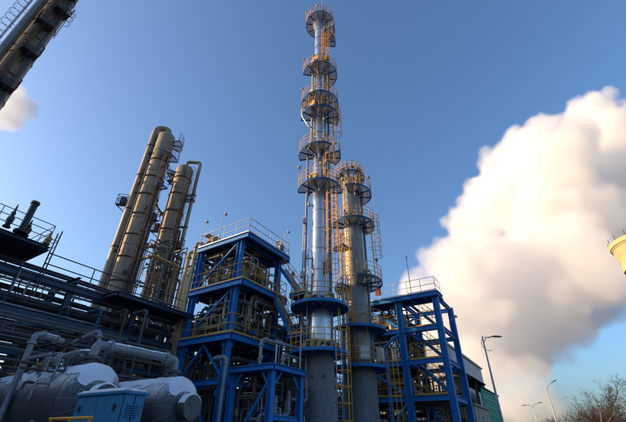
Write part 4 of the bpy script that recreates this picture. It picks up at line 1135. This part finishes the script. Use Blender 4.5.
# cluster of slim ochre pipes between the old columns and the left blue frame
for i, (px, py, Y, r, m, lb) in enumerate(((197, 243, 27, 0.12, 'pipe_ochre', 'slim ochre standpipe left of the blue frame roof'), (190, 252, 28, 0.16, 'insulation', 'yellow insulated standpipe left of the blue frame'), (203, 246, 26, 0.07, 'galvanised', 'thin grey standpipe with hooked top beside blue frame'))):
    p = at(px, py, Y); f = Vector((p.x, p.y, 0))
    t = thing('standpipe', f, lb, 'pipe')
    flanged_pipe(t, [f, p, p + Vector((0.5, 0, 0)), p + Vector((0.5, 0, -1.2))], r, m)

# ================================================================== COLUMN IN THE TOP LEFT CORNER
cC = at(33, 42, 18.0)
CC = Vector((cC.x, cC.y, 0))
tC = thing('process_column', CC, 'weathered brown column with clustered pipes in top left corner', 'column')
one('shell', 'aged_cladding', tC, lambda b: b.lathe(CC, [(0.85, 0), (0.85, 43), (0.6, 43.5), (0, 43.7)], 32))
z = 6
while z < 43:
    one('band', 'rusty_steel', tC, lambda b: b.lathe(CC, [(0.84, z - 0.06), (0.89, z - 0.05), (0.89, z + 0.05), (0.84, z + 0.06)], 28, smooth=False)); z += 2.4
for dx, dy, r, m in ((-1.25, -0.5, 0.34, 'aged_cladding'), (0.75, -1.0, 0.22, 'rusty_steel'), (1.22, -0.3, 0.16, 'pipe_dark'), (-0.45, -1.15, 0.26, 'dull_cladding'), (-1.85, 0.0, 0.2, 'pipe_dark')):
    one('vapour_pipe', m, tC, lambda b: b.tube([CC + Vector((dx, dy, 2)), CC + Vector((dx, dy, 41))], r, 16))
    z = 10
    while z < 41:
        one('clamp', 'dark_steel', tC, lambda b: b.bar(CC + UP * z, CC + Vector((dx * 1.05, dy * 1.05, z)), 0.1, 0.16)); z += 3.7
for py, px, ang in ((62, 35, 330), (36, 40, 320), (20, 58, 335), (5, 70, 325), (95, 5, 330)):
    box_plat(tC, CC, ang, 1.0, at(px, py, 18).z, 1.2)
e = Vector((-0.7, -0.71, 0)); caged_ladder(tC, CC + e * 1.75, e, 6, 41, True, 'rusty_steel', 'rusty_steel')
e = Vector((0.95, -0.1, 0)); caged_ladder(tC, CC + e * 1.5, e, at(50, 38, 18).z, at(66, 12, 18).z, True, 'rusty_steel', 'rusty_steel')

# ================================================================== BUILDINGS ON THE RIGHT
pw = at_z(447, 345, 9.6)
F5 = Frame(pw.x, pw.y)
s5 = thing('warehouse', F5(4, 5, 0), 'pale grey panel clad warehouse behind the right blue frame', 'warehouse')
LB = (at_z(479, 369, 9.6) - pw).length
x0 = -1.5; npan = 7; wpan = (LB - x0) / npan
for k in range(npan):
    one('wall_panel', 'pale_panel', s5, lambda b: b.gbox(F5(0, x0 + wpan * (k + 0.5), 4.75), 0.12, wpan - 0.03, 9.5))
one('wall_core', 'pale_panel', s5, lambda b: b.gbox(F5(4.1, (x0 + LB) / 2, 4.7), 8.0, LB - x0 - 0.02, 9.4))
one('roof_edge', 'galvanised', s5, lambda b: b.gbox(F5(4, (x0 + LB) / 2, 9.62), 8.5, LB - x0 + 0.3, 0.16))
s8 = thing('canopy', F5(-1, -1, 0), 'dark lean-to canopy with snow edge along the pale warehouse', 'canopy')
one('roof', 'dark_steel', s8, lambda b: b.obox(F5(-0.95, 0.0, 6.75), A * 1.7 + UP * 0.35, B * 10, UP * 0.14))
one('snow', 'snow', s8, lambda b: b.obox(F5(-0.95, 0.0, 6.87), A * 1.7 + UP * 0.35, B * 9.9, UP * 0.08))
one('gutter', 'dark_steel', s8, lambda b: b.tube([F5(-1.86, -5, 6.5), F5(-1.86, 5, 6.5)], 0.09, 8))
for k in range(3):
    one('post', 'dark_steel', s8, lambda b: b.ibeam(F5(-1.7, 4.8 - 4.0 * k, 0), F5(-1.7, 4.8 - 4.0 * k, 6.4), 0.2, 0.2))
for k in range(7):
    one('rafter', 'dark_steel', s8, lambda b: b.bar(F5(-1.75, 4.8 - 1.55 * k, 6.42), F5(-0.15, 4.8 - 1.55 * k, 6.75), 0.1, 0.2))
F8 = Frame(*F5(-1.9, 1.6, 0).xy)
s9 = thing('green_shed', F8(0.6, 4, 0), 'green corrugated sheet shed beyond the right blue frame', 'shed')
L8, h8 = 9.5, 5.9
for k in range(8):
    def cor(b):
        vs = []; n = 16
        for i in range(n + 1):
            x = k * L8 / 8 + (L8 / 8 - 0.01) * i / n
            o_ = 0.045 * (1 if i % 4 in (1, 2) else -1)
            vs += [F8(o_, x, 0), F8(o_, x, h8)]
        b.add(vs, [(2 * i, 2 * i + 2, 2 * i + 3, 2 * i + 1) for i in range(n)])
    one('wall_sheet', 'green_sheet', s9, cor)
for k in range(9):
    one('cladding_rail', 'green_sheet', s9, lambda b: b.gbox(F8(-0.07, L8 / 2, 0.4 + (h8 - 0.5) * k / 8), 0.04, L8, 0.09))
one('end_wall', 'green_sheet', s9, lambda b: b.gbox(F8(0.68, L8, h8 / 2), 1.25, 0.1, h8))
one('roof', 'dark_steel', s9, lambda b: b.obox(F8(0.55, L8 / 2, h8 + 0.2), A * 1.5 + UP * 0.25, B * (L8 + 0.4), UP * 0.1))
F9 = Frame(*F5(-2.3, -5, 0).xy)
s10 = thing('gatehouse', F9(0.5, 3, 0), 'low beige rendered building with dark arched windows by the green shed', 'building')
L9, h9 = 6.0, 4.0
one('wall', 'beige_render', s10, lambda b: b.gbox(F9(0.25, L9 / 2, h9 / 2), 0.5, L9, h9))
one('side_wall', 'beige_render', s10, lambda b: b.gbox(F9(1.35, 0.3, h9 / 2), 1.7, 0.5, h9))
one('cornice', 'beige_render', s10, lambda b: b.gbox(F9(0.25, L9 / 2, h9 + 0.06), 0.8, L9 + 0.3, 0.14))
for k in range(3):
    bc = 1.1 + 1.8 * k
    w = one('window', 'window_glass', s10, lambda b: (b.gbox(F9(-0.015, bc, h9 - 1.45), 0.05, 0.55, 1.2), b.obox(F9(-0.015, bc, h9 - 0.76), A * 0.05, B * 0.36, UP * 0.2)))
    for d_ in (-0.3, 0, 0.3):
        one('frame', 'white_paint', w, lambda b: b.gbox(F9(-0.04, bc + d_, h9 - 1.4), 0.05, 0.05, 1.3))
    one('sill', 'beige_render', w, lambda b: b.gbox(F9(-0.07, bc, h9 - 2.1), 0.16, 0.75, 0.06))

# low dark pump house closing the view behind the frames
PX0, PX1, PY, PH = -17.0, 10.5, 44.0, 5.6
s11 = thing('pump_house', (-3, PY + 3, 0), 'long low dark pump house far behind the blue frames', 'building')
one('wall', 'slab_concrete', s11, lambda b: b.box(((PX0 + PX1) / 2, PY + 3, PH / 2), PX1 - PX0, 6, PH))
one('roof', 'dark_steel', s11, lambda b: b.box(((PX0 + PX1) / 2, PY + 3, PH + 0.1), PX1 - PX0 + 0.8, 6.8, 0.2))
for k in range(9):
    w = one('window', 'window_glass', s11, lambda b: b.box((PX0 + 1.6 + 3.0 * k, PY - 0.02, PH - 1.5), 1.6, 0.06, 1.3))
    one('frame', 'galvanised', w, lambda b: b.box((PX0 + 1.6 + 3.0 * k, PY - 0.06, PH - 1.5), 0.06, 0.05, 1.3))
manifold('pipe_manifold', 'dark pipe maze before the pump house behind the columns', Frame(3.0, 34.0), (-2.0, 6.0), (-2, 5), (0.3, 7.2), 80, 71, 0.04, 0.16, ('pipe_dark', 'pipe_grey', 'rusty_steel', 'pipe_dark', 'blue_steel'), 8)

# ================================================================== STREET LAMPS
def street_lamp(label, foot, top, armdir, arm, double=False, ring=False):
    t = thing('street_lamp', foot, label, 'street lamp', 'street lamps along the plant road')
    foot = Vector(foot); top = foot + UP * top
    one('pole', 'galvanised', t, lambda b: b.tube([foot, foot + UP * 0.02, top], [0.13, 0.12, 0.055], 10))
    for s_ in ((1, -1) if double else (1,)):
        d = armdir.normalized() * s_
        one('arm', 'galvanised', t, lambda b: b.tube([top - UP * 0.55, top + d * arm * 0.35 - UP * 0.12, top + d * arm], 0.04, 8))
        if ring:
            one('scroll', 'galvanised', t, lambda b: b.tube([top + d * 0.35 - UP * (0.62) + d * 0.62 * math.cos(a) * 0.9 + UP * 0.55 * math.sin(a) for a in [R(x) for x in range(60, 301, 20)]], 0.025, 6))
        hd = top + d * arm
        def head(b):
            s, u = basis(d)
            vs = []
            prof = ((-0.1, 0.07, 0.04), (0.15, 0.14, 0.07), (0.5, 0.15, 0.06), (0.75, 0.10, 0.03))
            for x, w, h in prof:
                vs += [hd + d * x + s * w - u * 0.02, hd + d * x + s * w * 0.7 + u * h, hd + d * x - s * w * 0.7 + u * h, hd + d * x - s * w - u * 0.02]
            fs = []
            for i in range(3):
                for j in range(4): fs.append((i * 4 + j, i * 4 + (j + 1) % 4, (i + 1) * 4 + (j + 1) % 4, (i + 1) * 4 + j))
            fs += [(0, 1, 2, 3), (15, 14, 13, 12)]
            b.add(vs, fs)
        hO = one('lamp_head', 'lamp_black', t, head)
        one('lens', 'lamp_glass', hO, lambda b: b.obox(hd + d * 0.33 - UP * 0.04, d * 0.5, basis(d)[0] * 0.2, UP * 0.03))
p = at(482, 336, 31); street_lamp('nearest tall street lamp beside the green shed', (p.x, p.y, 0), p.z, Vector((1, 0.1, 0)), 1.0, ring=True)
p = at(545.5, 386, 55); street_lamp('middle street lamp rising out of the steam', (p.x, p.y, 0), p.z, Vector((1, -0.4, 0.5)), 1.0)
p = at(532, 404, 72); street_lamp('twin headed street lamp low in the steam', (p.x, p.y, 0), p.z, Vector((1, -0.2, 0.15)), 1.1, True)
p = at(562, 417, 95); street_lamp('farthest tiny street lamp by the bare trees', (p.x, p.y, 0), p.z, Vector((1, -0.2, 0.3)), 1.1)

# ================================================================== CONCRETE TOWER ON THE RIGHT
pt_ = at(608.5, 249, 70)
zt_ = pt_.z
Rt = 6.0
to = Vector((pt_.x, pt_.y, 0)); dcam = Vector((to.x, to.y, 0)).normalized(); to = to + Vector((dcam.y, -dcam.x, 0)) * Rt
tT = thing('concrete_tower', to, 'sunlit yellow concrete tower at the right edge', 'tower')
one('shaft', 'warm_concrete', tT, lambda b: b.lathe(to, [(Rt * 1.05, 0), (Rt * 0.84, zt_ * 0.35), (Rt * 0.78, zt_ * 0.6), (Rt * 0.83, zt_ * 0.8), (Rt * 0.94, zt_ - 1.1), (Rt * 0.955, zt_ - 1.0)], 64))
one('rim', 'warm_concrete', tT, lambda b: b.lathe(to, [(Rt * 0.95, zt_ - 1.0), (Rt * 1.0, zt_ - 0.95), (Rt * 1.0, zt_), (Rt * 0.9, zt_), (Rt * 0.9, zt_ - 6)], 64, smooth=False))
for k, (zf, rf) in enumerate(((0.97, 0.947), (0.9, 0.892), (0.8, 0.832), (0.7, 0.806))):
    one('joint_ring', 'warm_concrete', tT, lambda b: b.lathe(to, [(Rt * rf - 0.05, zt_ * zf - 0.12), (Rt * rf + 0.10, zt_ * zf - 0.1), (Rt * rf + 0.10, zt_ * zf + 0.1), (Rt * rf - 0.05, zt_ * zf + 0.12)], 64, smooth=False))
for k in range(16):
    a = 2 * math.pi * k / 16
    one('rim_post', 'dark_steel', tT, lambda b: b.tube([to + Vector((math.cos(a) * Rt * 0.97, math.sin(a) * Rt * 0.97, zt_)), to + Vector((math.cos(a) * Rt * 0.97, math.sin(a) * Rt * 0.97, zt_ + 1.2))], 0.06, 6))

# ================================================================== BARE TREES AND BUSHES
def bare_tree(label, foot, H, spread, seed, levels=5, name='bare_tree', cat='tree', ntr=1):
    q = random.Random(seed)
    t = thing(name, foot, label, cat)
    tr, tw = MB(), MB()
    def grow(p, d, L, r, lev):
        pts = [p]; rr = [r]
        n = 3
        for k in range(n):
            d = (d + Vector((q.uniform(-1, 1), q.uniform(-1, 1), q.uniform(-0.2, 0.5))) * 0.16).normalized()
            pts.append(pts[-1] + d * L / n); rr.append(r * (1 - 0.38 * (k + 1) / n))
        (tr if lev < 2 else tw).tube(pts, rr, 7 if lev < 2 else (4 if lev < 4 else 3), cap=False)
        if lev >= levels: return
        for k in range(q.randint(3, 4) if lev else 6):
            f = q.uniform(0.35, 1.0) if lev else q.uniform(0.3, 1.0)
            i = min(n - 1, int(f * n)); pp = pts[i].lerp(pts[i + 1], f * n - i)
            a = q.uniform(0, 2 * math.pi); s, u = basis(d)
            nd = (d * q.uniform(0.55, 0.9) + (s * math.cos(a) + u * math.sin(a)) * q.uniform(0.45, 0.85) * spread).normalized()
            grow(pp, nd, L * q.uniform(0.5, 0.72), max(0.012, rr[i] * 0.55), lev + 1)
    for k in range(ntr):
        d0 = Vector((q.uniform(-0.5, 0.5), q.uniform(-0.5, 0.5), 1)) if ntr > 1 else Vector((q.uniform(-.1, .1), 0, 1))
        grow(Vector(foot) + (Vector((q.uniform(-.5, .5), q.uniform(-.5, .5), 0)) if ntr > 1 else Vector()), d0.normalized(), H * 0.42, H * 0.018, 0)
    tr.build('trunk', 'bark', t); tw.build('crown', 'twig', t)
    return t
for i, (px, Y, ty, sp, lb) in enumerate(((583, 60, 381, 0.9, 'upright bare tree left of the two at lower right'), (619, 52, 378, 1.15, 'spreading bare tree at the lower right corner'), (640, 58, 380, 1.0, 'bare tree partly cut off by the right edge'))):
    top = at(px, ty, Y); bare_tree(lb, (top.x, top.y, 0), top.z * (1.38, 1.22, 1.22)[i], sp, 70 + i)
for i, (px, Y, ty, lb) in enumerate(((573, 66, 399, 'dark bare bush left of the bare trees'), (591, 64, 396, 'dense dark bush between the bare trees'), (604, 70, 402, 'low dark bush behind the spreading tree'), (620, 62, 404, 'low bush at the right corner'), (556, 80, 411, 'far low bush near the street lamps'))):
    top = at(px, ty, Y); bare_tree(lb, (top.x, top.y, 0), top.z * 1.25, 1.3, 90 + i, 4, 'bush', 'bush', 5)

# ================================================================== STEAM AND CLOUD
def steam(name, label, blobs, voxel, dens, seed, band, nscale, vmat_noise=True, thresh=(0.38, 0.62)):
    """billowing steam: lumps fused into one fog volume"""
    q = random.Random(seed)
    b = MB()
    import bmesh
    bm = bmesh.new(); bmesh.ops.create_icosphere(bm, subdivisions=4, radius=1.0)
    bm.verts.ensure_lookup_table()
    base = [v.co.copy() for v in bm.verts]; fcs = [[v.index for v in f.verts] for f in bm.faces]; bm.free()
    for c, r in blobs:
        off = Vector((q.uniform(-50, 50), q.uniform(-50, 50), q.uniform(-50, 50)))
        vs = []
        for v in base:
            w = v * r + c
            n1 = noise.noise(w / (r * 0.75) + off); n2 = noise.noise(w / (r * 0.33) + off); n3 = noise.noise(w / (r * 0.15) + off)
            vs.append(c + v * r * (1 + 0.26 * n1 + 0.2 * abs(n2) * 1.4 - 0.1 + 0.10 * n3))
        b.add(vs, fcs, True)
    vm = bpy.data.materials.new(name + '_vapour'); vm.use_nodes = True
    n = vm.node_tree; n.nodes.clear()
    out = n.nodes.new('ShaderNodeOutputMaterial'); pv = n.nodes.new('ShaderNodeVolumePrincipled')
    pv.inputs['Color'].default_value = (0.988, 0.981, 0.972, 1); pv.inputs['Density Attribute'].default_value = ''
    pv.inputs['Anisotropy'].default_value = 0.0
    at_ = n.nodes.new('ShaderNodeAttribute'); at_.attribute_name = 'density'
    tc = n.nodes.new('ShaderNodeTexCoord'); nz = n.nodes.new('ShaderNodeTexNoise')
    nz.inputs['Scale'].default_value = nscale; nz.inputs['Detail'].default_value = 6; nz.inputs['Roughness'].default_value = 0.66
    n.links.new(tc.outputs['Object'], nz.inputs['Vector'])
    # density = ramp(fog + noise): carves wisps into the soft edge
    ad = n.nodes.new('ShaderNodeMath'); ad.operation = 'MULTIPLY_ADD'
    n.links.new(nz.outputs['Fac'], ad.inputs[0]); ad.inputs[1].default_value = -0.9
    n.links.new(at_.outputs['Fac'], ad.inputs[2])
    mr = n.nodes.new('ShaderNodeMapRange'); mr.inputs['From Min'].default_value = -0.46; mr.inputs['From Max'].default_value = 0.12; mr.inputs['To Max'].default_value = dens
    mr.interpolation_type = 'SMOOTHSTEP'
    n.links.new(ad.outputs[0], mr.inputs['Value'])
    gt = n.nodes.new('ShaderNodeMath'); gt.operation = 'MULTIPLY'
    st = n.nodes.new('ShaderNodeMapRange'); st.inputs['From Max'].default_value = 0.15
    n.links.new(at_.outputs['Fac'], st.inputs['Value'])
    n.links.new(mr.outputs[0], gt.inputs[0]); n.links.new(st.outputs[0], gt.inputs[1])
    n.links.new(gt.outputs[0], pv.inputs['Density'])
    n.links.new(pv.outputs[0], out.inputs['Volume'])
    o = b.build(name, vm)
    gt_ = bpy.data.node_groups.new(name + '_fog', 'GeometryNodeTree')
    gt_.interface.new_socket('Geometry', in_out='INPUT', socket_type='NodeSocketGeometry')
    gt_.interface.new_socket('Geometry', in_out='OUTPUT', socket_type='NodeSocketGeometry')
    gi, go = gt_.nodes.new('NodeGroupInput'), gt_.nodes.new('NodeGroupOutput')
    mv = gt_.nodes.new('GeometryNodeMeshToVolume'); sm = gt_.nodes.new('GeometryNodeSetMaterial')
    mv.resolution_mode = 'VOXEL_SIZE'
    mv.inputs['Voxel Size'].default_value = voxel
    mv.inputs['Density'].default_value = 1.0
    mv.inputs['Interior Band Width'].default_value = band
    sm.inputs['Material'].default_value = vm
    gt_.links.new(gi.outputs[0], mv.inputs['Mesh']); gt_.links.new(mv.outputs[0], sm.inputs[0]); gt_.links.new(sm.outputs[0], go.inputs[0])
    md = o.modifiers.new('fog', 'NODES'); md.node_group = gt_
    return tag(o, label, 'steam', kind='stuff')
def blob(px, py, rpx, Y):
    p = at(px, py, Y)
    return p, rpx / FPX * (p - CAMLOC).dot(CAMROT @ Vector((0, 0, -1)))
BL_ = [(482, 238, 24), (590, 120, 30), (420, 300, 30), (500, 300, 50), (480, 290, 40), (545, 140, 30), (575, 138, 26), (530, 340, 36), (425, 312, 30), (455, 265, 34), (470, 225, 26), (465, 330, 55), (498, 205, 42), (522, 158, 34), (500, 165, 24), (556, 165, 42), (596, 150, 44), (640, 145, 50), (560, 225, 62), (615, 205, 62), (520, 285, 62), (585, 268, 50), (650, 230, 60), (505, 340, 42), (556, 318, 34), (470, 360, 26), (590, 300, 34), (690, 130, 60), (700, 200, 70)]
q = random.Random(3)
def billow(cs, n, lo, hi):
    """cauliflower lobes budding from the big lumps"""
    out = list(cs)
    for c, r in cs:
        for _ in range(n):
            d = Vector((q.gauss(0, 1), q.gauss(0, 1) * 0.7 - 0.3, q.gauss(0, 1))).normalized()
            rr = r * q.uniform(lo, hi)
            out.append((c + d * (r * 0.95), rr))
    return out
steam('steam_plume', 'huge cream steam cloud billowing up behind the right blue frame', billow([blob(x, y, r * 0.93, 105 + q.uniform(-14, 14)) for x, y, r in BL_], 9, 0.14, 0.40), 1.0, 0.135, 4, 2.6, 0.24)
BL2 = [(500, 380, 26), (530, 375, 22), (520, 395, 30), (505, 395, 20), (525, 402, 20), (490, 408, 18), (545, 410, 18), (515, 420, 24), (560, 412, 14), (535, 385, 14), (548, 392, 12)]
steam('low_steam', 'thin grey steam drifting low behind the street lamps', billow([blob(x, y, r, 88 + q.uniform(-8, 8)) for x, y, r in BL2], 4, 0.25, 0.5), 1.0, 0.075, 6, 4.0, 0.25)
steam('small_cloud', 'small cream cloud at the left edge below the corner column', [blob(x, y, r, 170) for x, y, r in ((16, 104, 17), (26, 110, 12), (8, 116, 17), (18, 90, 9), (30, 100, 6), (4, 100, 10), (14, 122, 8))], 1.3, 0.10, 8, 4.0, 0.18)
